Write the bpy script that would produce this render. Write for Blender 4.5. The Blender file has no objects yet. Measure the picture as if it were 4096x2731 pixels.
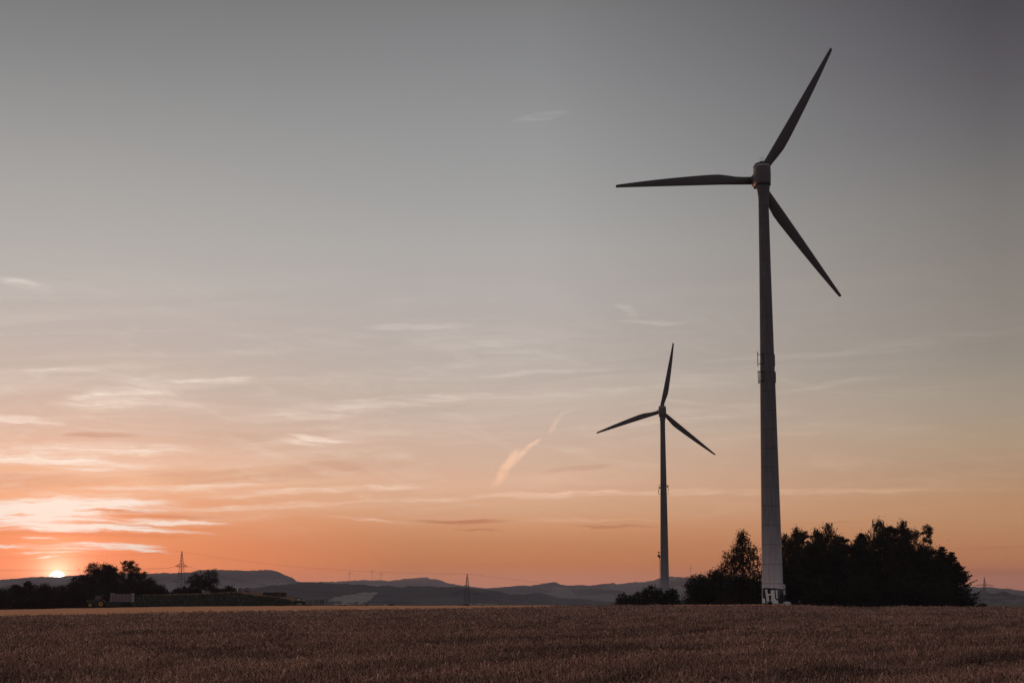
import bpy, math, random
import numpy as np
from mathutils import Vector, Matrix

# ------------------------------------------------------------------ basics
F = 6700.0                       # focal length in photo pixels (4096 wide)
PITCH = math.atan((2385 - 1365.5) / F)
CZ = 2.3                         # camera height over the soil
cp, sp = math.cos(PITCH), math.sin(PITCH)
R = math.radians
SC = bpy.context.scene
COL = SC.collection


def P(px, py, Y):
    """the world point at ground distance Y that lies in the direction (px, py)"""
    u = (px - 2048.0) / F
    v = (1365.5 - py) / F
    k = Y / (cp - v * sp)
    return Vector((u * k, Y, (sp + v * cp) * k + CZ))


def azel(px, py):
    p = P(px, py, 1.0)
    x, y, z = p.x, p.y, p.z - CZ
    return math.degrees(math.atan2(x, y)), math.degrees(math.atan2(z, math.hypot(x, y)))


def to_px(x, y, z):
    z = z - CZ
    d = y * cp + z * sp
    return 2048 + F * x / d, 1365.5 - F * (-y * sp + z * cp) / d


def lin(c):
    out = []
    for v in c:
        v = v / 255.0
        out.append(v / 12.92 if v <= 0.04045 else ((v + 0.055) / 1.055) ** 2.4)
    return out


def tag(o, label=None, cat=None, group=None, kind=None):
    if label: o['label'] = label
    if cat: o['category'] = cat
    if group: o['group'] = group
    if kind: o['kind'] = kind
    return o


def empty(name, loc, rz=0.0):
    o = bpy.data.objects.new(name, None)
    o.location = loc
    o.rotation_euler = (0, 0, rz)
    o.empty_display_size = 0.5
    COL.objects.link(o)
    return o


def link(name, me, parent=None, mats=(), loc=None):
    o = bpy.data.objects.new(name, me)
    for m in (mats if isinstance(mats, (list, tuple)) else (mats,)):
        me.materials.append(m)
    COL.objects.link(o)
    if parent is not None: o.parent = parent
    if loc is not None: o.location = loc
    return o


def np_mesh(name, verts, faces, smooth=False, midx=None):
    """verts (n,3), faces (m,k) with constant k"""
    verts = np.asarray(verts, dtype=np.float32)
    faces = np.asarray(faces, dtype=np.int32)
    me = bpy.data.meshes.new(name)
    me.vertices.add(len(verts))
    me.vertices.foreach_set('co', verts.ravel())
    m, k = faces.shape
    me.loops.add(m * k)
    me.loops.foreach_set('vertex_index', faces.ravel())
    me.polygons.add(m)
    me.polygons.foreach_set('loop_start', np.arange(0, m * k, k, dtype=np.int32))
    if midx is not None:
        me.polygons.foreach_set('material_index', np.asarray(midx, dtype=np.int32))
    if smooth:
        me.polygons.foreach_set('use_smooth', np.ones(m, dtype=bool))
    me.update(calc_edges=True)
    me.validate()
    return me


class MB:
    """collects shapes into one mesh"""
    def __init__(s):
        s.v, s.f, s.sm, s.mi = [], [], [], []

    def add(s, vs, fs, smooth=False, mi=0):
        b = len(s.v)
        s.v += [tuple(v) for v in vs]
        for f in fs:
            s.f.append([i + b for i in f]); s.sm.append(smooth); s.mi.append(mi)
        return s

    def box(s, x0, x1, y0, y1, z0, z1, mi=0, bev=0.0):
        if bev <= 0:
            v = [(x, y, z) for z in (z0, z1) for y in (y0, y1) for x in (x0, x1)]
            f = [(0, 2, 3, 1), (4, 5, 7, 6), (0, 1, 5, 4), (2, 6, 7, 3), (0, 4, 6, 2), (1, 3, 7, 5)]
            return s.add(v, f, mi=mi)
        b = bev
        loops = [(z0, b), (z0 + b, 0), (z1 - b, 0), (z1, b)]
        v = []
        for z, q in loops:
            a0, a1, c0, c1 = x0 + q, x1 - q, y0 + q, y1 - q
            v += [(a0 + b, c0, z), (a1 - b, c0, z), (a1, c0 + b, z), (a1, c1 - b, z), (a1 - b, c1, z), (a0 + b, c1, z), (a0, c1 - b, z), (a0, c0 + b, z)]
        f = []
        for k in range(3):
            for i in range(8):
                j = (i + 1) % 8
                f.append((k * 8 + i, k * 8 + j, k * 8 + 8 + j, k * 8 + 8 + i))
        f.append(tuple(range(7, -1, -1))); f.append(tuple(range(24, 32)))
        return s.add(v, f, mi=mi)

    def prism(s, poly, y0, y1, mi=0):
        """polygon in (x,z), extruded along y"""
        n = len(poly)
        v = [(x, y0, z) for x, z in poly] + [(x, y1, z) for x, z in poly]
        f = [tuple(range(n)), tuple(range(2 * n - 1, n - 1, -1))]
        for i in range(n):
            j = (i + 1) % n
            f.append((i, i + n, j + n, j))
        return s.add(v, f, mi=mi)

    def tube(s, pts, rad, n=6, cap=True, smooth=True, mi=0):
        pts = [Vector(p) for p in pts]
        if not isinstance(rad, (list, tuple)): rad = [rad] * len(pts)
        v, f = [], []
        for i, p in enumerate(pts):
            d = (pts[min(i + 1, len(pts) - 1)] - pts[max(i - 1, 0)]).normalized()
            a = d.cross(Vector((0.137, 0.31, 0.94)))
            if a.length < 1e-4: a = d.cross(Vector((1, 0, 0)))
            a.normalize(); b = d.cross(a)
            for k in range(n):
                t = 2 * math.pi * k / n
                v.append(p + (a * math.cos(t) + b * math.sin(t)) * rad[i])
        for i in range(len(pts) - 1):
            for k in range(n):
                j = (k + 1) % n
                f.append((i * n + k, i * n + j, (i + 1) * n + j, (i + 1) * n + k))
        if cap:
            f.append(tuple(range(n - 1, -1, -1)))
            f.append(tuple(range((len(pts) - 1) * n, len(pts) * n)))
        return s.add(v, f, smooth, mi)

    def lathe(s, prof, n=32, c=(0, 0, 0), axis='z', smooth=True, mi=0):
        """prof: list of (radius, height)"""
        v, f = [], []
        for r, h in prof:
            for k in range(n):
                t = 2 * math.pi * k / n
                a, b = r * math.cos(t), r * math.sin(t)
                q = (a, b, h) if axis == 'z' else ((a, h, b) if axis == 'y' else (h, a, b))
                v.append((q[0] + c[0], q[1] + c[1], q[2] + c[2]))
        for i in range(len(prof) - 1):
            for k in range(n):
                j = (k + 1) % n
                f.append((i * n + k, i * n + j, (i + 1) * n + j, (i + 1) * n + k))
        f.append(tuple(range(n - 1, -1, -1)))
        f.append(tuple(range((len(prof) - 1) * n, len(prof) * n)))
        return s.add(v, f, smooth, mi)

    def build(s, name, mat, parent=None, loc=None):
        me = bpy.data.meshes.new(name)
        me.from_pydata(s.v, [], s.f)
        me.polygons.foreach_set('use_smooth', s.sm)
        me.polygons.foreach_set('material_index', s.mi)
        me.update()
        return link(name, me, parent, mat, loc)


# ------------------------------------------------------------------ noise (numpy, value noise)
def _h(ix, iy, seed):
    n = (ix.astype(np.int64) * 374761393 + iy.astype(np.int64) * 668265263 + seed * 974711) & 0x7fffffff
    n = ((n ^ (n >> 13)) * 1274126177) & 0x7fffffff
    return ((n ^ (n >> 16)) & 0xffff) / 65535.0


def vn(x, y, seed=0):
    x = np.asarray(x, dtype=np.float64); y = np.asarray(y, dtype=np.float64)
    ix, iy = np.floor(x), np.floor(y)
    fx, fy = x - ix, y - iy
    fx = fx * fx * (3 - 2 * fx); fy = fy * fy * (3 - 2 * fy)
    a, b = _h(ix, iy, seed), _h(ix + 1, iy, seed)
    c, d = _h(ix, iy + 1, seed), _h(ix + 1, iy + 1, seed)
    return (a * (1 - fx) + b * fx) * (1 - fy) + (c * (1 - fx) + d * fx) * fy


def fbm(x, y, seed=0, o=4):
    s, a, t = 0.0, 0.5, 0.0
    for i in range(o):
        s = s + a * vn(x * 2 ** i, y * 2 ** i, seed + i); t += a; a *= 0.5
    return s / t


# ------------------------------------------------------------------ materials
def mat(name, col, rough=0.85, var=0.15, scale=3.0, metal=0.0, bump=0.0, spec=0.3, stretch=None):
    m = bpy.data.materials.new(name); m.use_nodes = True
    nt = m.node_tree; nt.nodes.clear()
    out = nt.nodes.new('ShaderNodeOutputMaterial')
    b = nt.nodes.new('ShaderNodeBsdfPrincipled')
    b.inputs['Roughness'].default_value = rough
    b.inputs['Metallic'].default_value = metal
    b.inputs['Specular IOR Level'].default_value = spec
    tc = nt.nodes.new('ShaderNodeNewGeometry')
    mp = nt.nodes.new('ShaderNodeMapping')
    if stretch: mp.inputs['Scale'].default_value = stretch
    nt.links.new(tc.outputs['Position'], mp.inputs['Vector'])
    n = nt.nodes.new('ShaderNodeTexNoise')
    n.inputs['Scale'].default_value = scale; n.inputs['Detail'].default_value = 4
    nt.links.new(mp.outputs['Vector'], n.inputs['Vector'])
    r = nt.nodes.new('ShaderNodeValToRGB')
    r.color_ramp.elements[0].position = 0.3
    r.color_ramp.elements[1].position = 0.7
    r.color_ramp.elements[0].color = [c * (1 - var) for c in col] + [1]
    r.color_ramp.elements[1].color = [min(1, c * (1 + var)) for c in col] + [1]
    nt.links.new(n.outputs['Fac'], r.inputs['Fac'])
    nt.links.new(r.outputs['Color'], b.inputs['Base Color'])
    if bump:
        bp = nt.nodes.new('ShaderNodeBump'); bp.inputs['Strength'].default_value = bump
        nt.links.new(n.outputs['Fac'], bp.inputs['Height'])
        nt.links.new(bp.outputs['Normal'], b.inputs['Normal'])
    nt.links.new(b.outputs['BSDF'], out.inputs['Surface'])
    return m


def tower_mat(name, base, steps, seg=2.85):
    """painted tower: shade deepening with height put into its colour, and thin dark joints, in object z"""
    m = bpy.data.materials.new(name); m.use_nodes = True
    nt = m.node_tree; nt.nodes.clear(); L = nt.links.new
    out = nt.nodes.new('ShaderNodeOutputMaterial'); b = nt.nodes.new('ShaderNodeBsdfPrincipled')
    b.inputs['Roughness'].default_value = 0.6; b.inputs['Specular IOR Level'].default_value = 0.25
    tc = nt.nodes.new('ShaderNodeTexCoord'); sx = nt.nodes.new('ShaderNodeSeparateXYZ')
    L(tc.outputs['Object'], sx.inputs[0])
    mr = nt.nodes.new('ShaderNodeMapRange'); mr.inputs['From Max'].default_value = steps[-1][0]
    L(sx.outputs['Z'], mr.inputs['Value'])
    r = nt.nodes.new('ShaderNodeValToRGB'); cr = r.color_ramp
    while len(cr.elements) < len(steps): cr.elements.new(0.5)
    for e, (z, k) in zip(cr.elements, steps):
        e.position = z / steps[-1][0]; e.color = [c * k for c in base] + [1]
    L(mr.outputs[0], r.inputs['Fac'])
    # joints
    md = nt.nodes.new('ShaderNodeMath'); md.operation = 'MODULO'; md.inputs[1].default_value = seg
    L(sx.outputs['Z'], md.inputs[0])
    lt = nt.nodes.new('ShaderNodeMath'); lt.operation = 'LESS_THAN'; lt.inputs[1].default_value = 0.085
    L(md.outputs[0], lt.inputs[0])
    ns = nt.nodes.new('ShaderNodeTexNoise'); ns.inputs['Scale'].default_value = 0.9; ns.inputs['Detail'].default_value = 5
    mp = nt.nodes.new('ShaderNodeMapping'); mp.inputs['Scale'].default_value = (3, 3, 0.35)
    L(tc.outputs['Object'], mp.inputs[0]); L(mp.outputs[0], ns.inputs['Vector'])
    nr = nt.nodes.new('ShaderNodeMapRange'); nr.inputs['From Min'].default_value = .3; nr.inputs['From Max'].default_value = .7; nr.inputs['To Min'].default_value = 0.8; nr.inputs['To Max'].default_value = 1.15
    L(ns.outputs['Fac'], nr.inputs['Value'])
    m1 = nt.nodes.new('ShaderNodeMix'); m1.data_type = 'RGBA'; m1.blend_type = 'MULTIPLY'; m1.inputs[0].default_value = 1
    L(r.outputs['Color'], m1.inputs[6]); L(nr.outputs[0], m1.inputs[7])
    m2 = nt.nodes.new('ShaderNodeMix'); m2.data_type = 'RGBA'
    fj = nt.nodes.new('ShaderNodeMath'); fj.operation = 'MULTIPLY'; fj.inputs[1].default_value = 0.6
    L(lt.outputs[0], fj.inputs[0]); L(fj.outputs[0], m2.inputs[0])
    L(m1.outputs[2], m2.inputs[6]); m2.inputs[7].default_value = (0.03, 0.028, 0.028, 1)
    L(m2.outputs[2], b.inputs['Base Color']); L(b.outputs[0], out.inputs[0])
    return m


def hill_mat(name, wood, meadow, z0, z1):
    """wooded crest; lower down more and more open meadow between the woods (by height: also paints in the pale valley mist)"""
    m = bpy.data.materials.new(name); m.use_nodes = True
    nt = m.node_tree; nt.nodes.clear(); L = nt.links.new
    out = nt.nodes.new('ShaderNodeOutputMaterial'); b = nt.nodes.new('ShaderNodeBsdfPrincipled')
    b.inputs['Roughness'].default_value = 1.0; b.inputs['Specular IOR Level'].default_value = 0.0
    g = nt.nodes.new('ShaderNodeNewGeometry'); sx = nt.nodes.new('ShaderNodeSeparateXYZ'); L(g.outputs['Position'], sx.inputs[0])
    mp = nt.nodes.new('ShaderNodeMapping'); mp.inputs['Scale'].default_value = (1, .28, 0); L(g.outputs['Position'], mp.inputs[0])
    v = nt.nodes.new('ShaderNodeTexVoronoi'); v.inputs['Scale'].default_value = .0045; v.inputs['Randomness'].default_value = .9
    n0 = nt.nodes.new('ShaderNodeTexNoise'); n0.inputs['Scale'].default_value = .006; n0.inputs['Detail'].default_value = 5
    L(mp.outputs[0], v.inputs['Vector']); L(mp.outputs[0], n0.inputs['Vector'])
    sv = nt.nodes.new('ShaderNodeSeparateColor'); L(v.outputs['Color'], sv.inputs[0])
    h = nt.nodes.new('ShaderNodeMapRange'); h.inputs['From Min'].default_value = z1; h.inputs['From Max'].default_value = z0
    h.inputs['To Min'].default_value = -.35; h.inputs['To Max'].default_value = .55
    L(sx.outputs['Z'], h.inputs['Value'])
    a = nt.nodes.new('ShaderNodeMath'); a.operation = 'MULTIPLY_ADD'; a.inputs[1].default_value = .55; L(sv.outputs[0], a.inputs[0]); L(h.outputs[0], a.inputs[2])
    a2 = nt.nodes.new('ShaderNodeMath'); a2.operation = 'MULTIPLY_ADD'; a2.inputs[1].default_value = .9; L(n0.outputs['Fac'], a2.inputs[0]); L(a.outputs[0], a2.inputs[2])
    k = nt.nodes.new('ShaderNodeMapRange'); k.inputs['From Min'].default_value = .66; k.inputs['From Max'].default_value = .8; L(a2.outputs[0], k.inputs['Value'])
    n1 = nt.nodes.new('ShaderNodeTexNoise'); n1.inputs['Scale'].default_value = .05; n1.inputs['Detail'].default_value = 4; L(g.outputs['Position'], n1.inputs['Vector'])
    r1 = nt.nodes.new('ShaderNodeMapRange'); r1.inputs['From Min'].default_value = .3; r1.inputs['From Max'].default_value = .7; r1.inputs['To Min'].default_value = .5; r1.inputs['To Max'].default_value = 1.5
    L(n1.outputs['Fac'], r1.inputs['Value'])
    mx = nt.nodes.new('ShaderNodeMix'); mx.data_type = 'RGBA'; mx.inputs[6].default_value = list(wood) + [1]; mx.inputs[7].default_value = list(meadow) + [1]
    L(k.outputs[0], mx.inputs[0])
    m2 = nt.nodes.new('ShaderNodeMix'); m2.data_type = 'RGBA'; m2.blend_type = 'MULTIPLY'; m2.inputs[0].default_value = 1
    L(mx.outputs[2], m2.inputs[6]); L(r1.outputs[0], m2.inputs[7])
    L(m2.outputs[2], b.inputs['Base Color']); L(b.outputs[0], out.inputs[0])
    return m


def crop_mat(name, light, dark, amt=1.0, attr=False, fine=9.0, weed=(0.06, 0.036, 0.026)):
    """ripe crop: drill rows run away to the right, with darker thin patches lying along them"""
    m = bpy.data.materials.new(name); m.use_nodes = True
    nt = m.node_tree; nt.nodes.clear(); L = nt.links.new
    out = nt.nodes.new('ShaderNodeOutputMaterial'); b = nt.nodes.new('ShaderNodeBsdfPrincipled')
    b.inputs['Roughness'].default_value = 0.9; b.inputs['Specular IOR Level'].default_value = 0.15
    g = nt.nodes.new('ShaderNodeNewGeometry')
    mp = nt.nodes.new('ShaderNodeMapping'); mp.inputs['Rotation'].default_value = (0, 0, R(-52)); mp.inputs['Scale'].default_value = (0.28, 1.0, 0.0)
    rot = nt.nodes.new('ShaderNodeVectorRotate'); rot.rotation_type = 'Z_AXIS'; rot.inputs['Angle'].default_value = R(-50)
    L(g.outputs['Position'], rot.inputs['Vector'])
    mp.inputs['Rotation'].default_value = (0, 0, 0); mp.inputs['Scale'].default_value = (0.14, 0.8, 0.0)
    L(rot.outputs[0], mp.inputs[0])
    n1 = nt.nodes.new('ShaderNodeTexNoise'); n1.inputs['Scale'].default_value = 0.55; n1.inputs['Detail'].default_value = 6; n1.inputs['Roughness'].default_value = 0.65
    L(mp.outputs[0], n1.inputs['Vector'])
    r1 = nt.nodes.new('ShaderNodeMapRange'); r1.inputs['From Min'].default_value = 0.38; r1.inputs['From Max'].default_value = 0.6
    L(n1.outputs['Fac'], r1.inputs['Value'])
    if attr:
        at = nt.nodes.new('ShaderNodeAttribute'); at.attribute_name = 'shade'
        src = at.outputs['Fac']
    else:
        n2 = nt.nodes.new('ShaderNodeTexNoise'); n2.inputs['Scale'].default_value = fine; n2.inputs['Detail'].default_value = 3
        L(g.outputs['Position'], n2.inputs['Vector']); src = n2.outputs['Fac']
    mx = nt.nodes.new('ShaderNodeMix'); mx.data_type = 'RGBA'
    mx.inputs[6].default_value = list(dark) + [1]; mx.inputs[7].default_value = list(light) + [1]
    L(src, mx.inputs[0])
    m2 = nt.nodes.new('ShaderNodeMix'); m2.data_type = 'RGBA'
    inv = nt.nodes.new('ShaderNodeMapRange'); inv.inputs['To Min'].default_value = amt; inv.inputs['To Max'].default_value = 0.0
    L(r1.outputs[0], inv.inputs['Value'])
    L(inv.outputs[0], m2.inputs[0]); L(mx.outputs[2], m2.inputs[6]); m2.inputs[7].default_value = list(weed) + [1]
    # tramlines: wheel tracks 24 m apart where the crop is thin
    sx = nt.nodes.new('ShaderNodeSeparateXYZ'); L(rot.outputs[0], sx.inputs[0])
    wob = nt.nodes.new('ShaderNodeMath'); wob.operation = 'MULTIPLY_ADD'; wob.inputs[1].default_value = 3.0
    L(n1.outputs['Fac'], wob.inputs[0]); L(sx.outputs['Y'], wob.inputs[2])
    ad = nt.nodes.new('ShaderNodeMath'); ad.operation = 'ADD'; ad.inputs[1].default_value = 2403.5
    L(wob.outputs[0], ad.inputs[0])
    md = nt.nodes.new('ShaderNodeMath'); md.operation = 'MODULO'; md.inputs[1].default_value = 24.0
    L(ad.outputs[0], md.inputs[0])
    lt = nt.nodes.new('ShaderNodeMath'); lt.operation = 'LESS_THAN'; lt.inputs[1].default_value = 2.6
    L(md.outputs[0], lt.inputs[0])
    brk = nt.nodes.new('ShaderNodeMath'); brk.operation = 'MULTIPLY'; brk.inputs[1].default_value = 0.0 if amt <= 0 else 0.75
    L(lt.outputs[0], brk.inputs[0])
    n3 = nt.nodes.new('ShaderNodeTexNoise'); n3.inputs['Scale'].default_value = 0.35; n3.inputs['Detail'].default_value = 3
    L(g.outputs['Position'], n3.inputs['Vector'])
    r3 = nt.nodes.new('ShaderNodeMapRange'); r3.inputs['From Min'].default_value = 0.42; r3.inputs['From Max'].default_value = 0.6
    L(n3.outputs['Fac'], r3.inputs['Value'])
    b2 = nt.nodes.new('ShaderNodeMath'); b2.operation = 'MULTIPLY'
    L(brk.outputs[0], b2.inputs[0]); L(r3.outputs[0], b2.inputs[1])
    m3 = nt.nodes.new('ShaderNodeMix'); m3.data_type = 'RGBA'
    L(b2.outputs[0], m3.inputs[0]); L(m2.outputs[2], m3.inputs[6]); m3.inputs[7].default_value = list(weed) + [1]
    L(m3.outputs[2], b.inputs['Base Color'])
    L(b.outputs[0], out.inputs[0])
    return m


M = {}
M['tower'] = tower_mat('tower_painted_shade', (1.0, 0.94, 0.95), [(0, .74), (2.9, .54), (5.7, .40), (8.6, .30), (11.4, .23), (14.3, .19), (20, .14), (30, .105), (65, .09)])  # overall darkening towards the top is painted into the colour
M['grey'] = mat('turbine_grey', (.088, .078, .08), 0.55, .08, 1.5)
M['lid'] = mat('nacelle_lid', (.34, .32, .37), 0.55, .08, 1.5)
M['blade'] = mat('blade_grey', (.058, .05, .048), 0.5, .06, .8)
M['dark'] = mat('dark_metal', (.03, .028, .028), 0.6, .2, 3)
M['steel'] = mat('galvanised_steel', (.08, .07, .066), 0.6, .2, 2, metal=.3)
M['black'] = mat('black_spray_paint', (.018, .018, .017), 0.7, .3, 5)
M['white'] = mat('white_paint', (.78, .76, .70), 0.6, .07, 4)
M['concrete'] = mat('pale_concrete', (.5, .47, .46), .85, .15, 4)
M['red'] = mat('red_glass', (.25, .02, .015), .3, .1, 3)
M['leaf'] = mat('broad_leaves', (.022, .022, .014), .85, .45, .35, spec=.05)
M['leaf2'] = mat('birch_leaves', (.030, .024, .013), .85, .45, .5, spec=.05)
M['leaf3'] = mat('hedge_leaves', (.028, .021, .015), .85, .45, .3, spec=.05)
M['bark'] = mat('bark', (.05, .038, .03), .95, .3, 4)
M['wheat'] = crop_mat('wheat_ears', (1.0, .57, .36), (.28, .135, .094), .8, attr=True)
M['field'] = crop_mat('crop_canopy', (.46, .23, .165), (.24, .12, .088), .8)
M['stubble'] = crop_mat('stubble_straw', (.78, .31, .125), (.60, .235, .095), 0.0, fine=2.0)
M['ground'] = mat('valley_grass', (.10, .085, .05), .95, .3, .02)
M['forest'] = hill_mat('far_forest', (.030, .026, .026), (.13, .11, .10), -30, 95)
M['forest2'] = hill_mat('far_slope', (.038, .032, .034), (.075, .064, .06), -40, 45)
M['farfield'] = mat('far_stubble', (.19, .16, .125), .95, .12, .02)
M['bank'] = mat('bank_grass', (.032, .03, .016), .95, .4, .9)
M['bank_lit'] = mat('lit_grass', (.26, .16, .09), .95, .3, .7)  # light on top of the bank, painted as a brighter grass colour
M['tractor'] = mat('dark_green_paint', (.015, .022, .012), .4, .15, 3, spec=.5)
M['rim'] = mat('yellow_rim', (.75, .36, .04), .5, .1, 4)
M['tyre'] = mat('rubber', (.012, .012, .012), .9, .2, 5)
M['glass'] = mat('cab_glass', (.13, .085, .10), .15, .1, 3, spec=.6)
M['lamp'] = mat('lamp_glass', (.7, .66, .7), .2, .05, 3)
M['tarp'] = mat('trailer_panel', (.33, .26, .28), .7, .12, 1.2, stretch=(6, 1, .4))
M['brick'] = mat('dark_boards', (.09, .06, .055), .9, .25, 3)
M['paleboard'] = mat('pale_boards', (.28, .22, .21), .85, .15, 3)
M['shed'] = mat('dark_wall', (.028, .028, .022), .9, .25, 1)
M['roofedge'] = mat('pale_roof_sheet', (.42, .32, .26), .5, .1, 1)
M['rock'] = mat('pale_stone', (.5, .45, .46), .9, .15, 5)

# ------------------------------------------------------------------ terrain
EDGE_PX = [(-2500, 2440), (0, 2434), (350, 2428), (700, 2421.5), (1300, 2418), (1900, 2417), (2500, 2416), (2900, 2412), (3050, 2411.5), (3200, 2414), (3300, 2419), (3450, 2424), (3600, 2420), (3800, 2422), (4096, 2424), (6500, 2430)]
EDGE_D = [(-2500, 350), (1300, 350), (1900, 310), (2400, 290), (2850, 246), (6500, 246)]
STUB_PX = [(-2500, 2475), (0, 2461), (357, 2453), (714, 2446), (1071, 2440), (1400, 2435), (1900, 2428), (2150, 2423), (2300, 2416), (6500, 2416)]


def ip(t, x):
    return np.interp(x, [a for a, _ in t], [b for _, b in t])


def edge_of(s):
    px = 2048 + F * np.asarray(s) / cp          # near the horizon
    return px, ip(EDGE_D, px)


def crop_z(x, y):
    """top of the crop, world z"""
    x = np.asarray(x, float); y = np.maximum(np.asarray(y, float), 1.0)
    s = np.clip(x / y, -.9, .9)
    px, E = edge_of(s)
    py = ip(EDGE_PX, px)
    v = (1365.5 - py) / F
    ze = E * (sp + v * cp) / (cp - v * sp)
    t = np.clip((y - 40) / (E - 40), 0, 1)
    z = -1.75 + (ze + 1.75) * t
    return z + CZ


def field_grid():
    ss = np.linspace(-.62, .62, 420)
    rows = np.concatenate([np.linspace(1.5, 30, 24), np.geomspace(31, 1, 1)[:0], np.geomspace(31, 351, 330)])
    S, Y0 = np.meshgrid(ss, rows)
    px, E = edge_of(S)
    T = (Y0 - rows[0]) / (rows[-1] - rows[0])
    B = 60 * (1 - T)                      # the field also lies behind and beside the camera
    Y = rows[0] - 40 * (1 - T) ** 2 + T * (E - rows[0])
    X = S * (Y + 2.2 * B)
    Z = crop_z(X, Y) - .16 + .10 * (fbm(X * .9, Y * .9, 3, 3) - .5) + .08 * (fbm(X * .12, Y * .12, 7, 3) - .5)
    n, k = Y.shape
    # skirt down to the soil at the far edge
    X = np.vstack([X, X[-1:] * 1.002]); Y = np.vstack([Y, Y[-1:] * 1.002]); Z = np.vstack([Z, Z[-1:] - .55])
    n += 1
    idx = np.arange(n * k).reshape(n, k)
    q = np.stack([idx[:-1, :-1], idx[:-1, 1:], idx[1:, 1:], idx[1:, :-1]], -1).reshape(-1, 4)
    V = np.stack([X, Y, Z], -1).reshape(-1, 3)
    c = V[q].mean(1)
    pxx, pyy = to_px(c[:, 0], c[:, 1], crop_z(c[:, 0], c[:, 1]))
    stub = pyy < ip(STUB_PX, pxx) + 3.5 * (fbm(c[:, 0] * .15, c[:, 1] * .15, 11, 3) - .5)
    for sel, nm, m in ((~stub, 'field', M['field']), (stub, 'stubble_field', M['stubble'])):
        f = q[sel]
        u, inv = np.unique(f, return_inverse=True)
        me = np_mesh(nm, V[u], inv.reshape(-1, 4), True)
        o = link(nm, me, None, m)
        o['kind'] = 'structure'


field_grid()


def is_stub(x, y):
    pxx, pyy = to_px(x, y, crop_z(x, y))
    return pyy < ip(STUB_PX, pxx)


# wheat: curved straws with nodding ears, spread evenly as the eye meets them
def wheat():
    rng = np.random.default_rng(5)
    N = 420000
    py = rng.uniform(2418, 2900, N)
    u = rng.uniform(-1, 1, N)
    y = 1.72 * F / (py - 2385) * rng.uniform(.96, 1.04, N)
    x = u * (.35 * y + 13)
    ppx, E = edge_of(x / y)
    ok = (y < E - .3) & ~is_stub(x, y)
    x, y, E = x[ok], y[ok], E[ok]
    n = len(x)
    # clumping
    top = crop_z(x, y) + .14 * (fbm(x * .9, y * .9, 3, 3) - .5) * 2 + .16 * (fbm(x * .3, y * .2, 13, 3) - .5) * 2 + .06 * rng.normal(size=n)
    h = rng.uniform(.22, .33, n)
    far = np.clip(y / 60, 1, 3.2)
    w = np.maximum(.0058, y * .00013) * rng.uniform(.7, 1.4, n)
    ang = rng.uniform(0, 2 * math.pi, n)
    bend = rng.uniform(.05, .19, n) * far ** .2
    nod = rng.uniform(.03, .13, n)
    dx, dy = np.cos(ang), np.sin(ang)
    wx, wy = -np.sin(ang + 1.0), np.cos(ang + 1.0)
    wx = np.abs(wx) * .6 + .4; wy = wy * .5
    base = top - h
    ts = [(0, 0, .55), (.6, .2, .55), (.93, .6, .9), (1.0, 1.1, 1.8), (.9, 1.55, 1.2)]
    V = np.zeros((n, 10, 3))
    for i, (tz, tb, ww) in enumerate(ts):
        cx = x + dx * bend * tb; cy = y + dy * bend * tb
        cz = base + h * tz - (nod if i == 4 else 0)
        for j, sg in enumerate((-1, 1)):
            V[:, i * 2 + j, 0] = cx + sg * wx * w * ww
            V[:, i * 2 + j, 1] = cy + sg * wy * w * ww
            V[:, i * 2 + j, 2] = cz
    b = (np.arange(n) * 10)[:, None, None]
    q = np.array([[0, 1, 3, 2], [2, 3, 5, 4], [4, 5, 7, 6], [6, 7, 9, 8]])[None]
    fc = (b + q).reshape(-1, 4)
    me = np_mesh('wheat', V.reshape(-1, 3), fc)
    at = me.attributes.new('shade', 'FLOAT', 'POINT')
    sh = np.repeat(np.clip(rng.beta(.8, 2.0, n), 0, 1), 10)
    at.data.foreach_set('value', sh.astype(np.float32))
    o = link('wheat', me, None, M['wheat'])
    tag(o, 'ripe brown wheat standing across the foreground field', 'wheat', None, 'stuff')


wheat()


def valley_z(x, y):
    x = np.asarray(x, float); y = np.asarray(y, float)
    s = np.clip((x + 300) / 240, 0, 1); s = s * s * (3 - 2 * s)
    k = .25 + .75 * s
    e = np.clip((x - 150) / 250, 0, 1); k = k * (1 - .6 * e)
    z = -2.0 - .046 * np.clip(y - 420, 0, 1300) * k
    near = crop_z(x, np.clip(y, 5, 420)) - CZ - .62
    t = np.clip((y - 400) / 160, 0, 1)
    z = near * (1 - t) + (z) * t
    z = np.where(y < 0, -2.4, z)
    return np.maximum(z, -62) + CZ


def ground():
    xs = np.concatenate([-np.geomspace(9000, 260, 50), np.linspace(-250, 250, 101), np.geomspace(260, 9000, 50)])
    ys = np.concatenate([np.linspace(-1500, -20, 12), np.linspace(0, 700, 141), np.geomspace(720, 12000, 60)])
    X, Y = np.meshgrid(xs, ys)
    Z = valley_z(X, Y) + np.where(Y > 420, (fbm(X * .01, Y * .01, 9) - .5) * 2, 0)
    n, k = X.shape
    idx = np.arange(n * k).reshape(n, k)
    q = np.stack([idx[:-1, :-1], idx[:-1, 1:], idx[1:, 1:], idx[1:, :-1]], -1).reshape(-1, 4)
    o = link('ground', np_mesh('ground', np.stack([X, Y, Z], -1).reshape(-1, 3), q, True), None, M['ground'])
    o['kind'] = 'structure'


ground()


def inpoly(px, py, poly):
    r = np.zeros(px.shape, bool)
    j = len(poly) - 1
    for i in range(len(poly)):
        xi, yi = poly[i]; xj, yj = poly[j]
        c = ((yi > py) != (yj > py)) & (px < (xj - xi) * (py - yi) / (yj - yi + 1e-9) + xi)
        r ^= c; j = i
    return r


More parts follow.
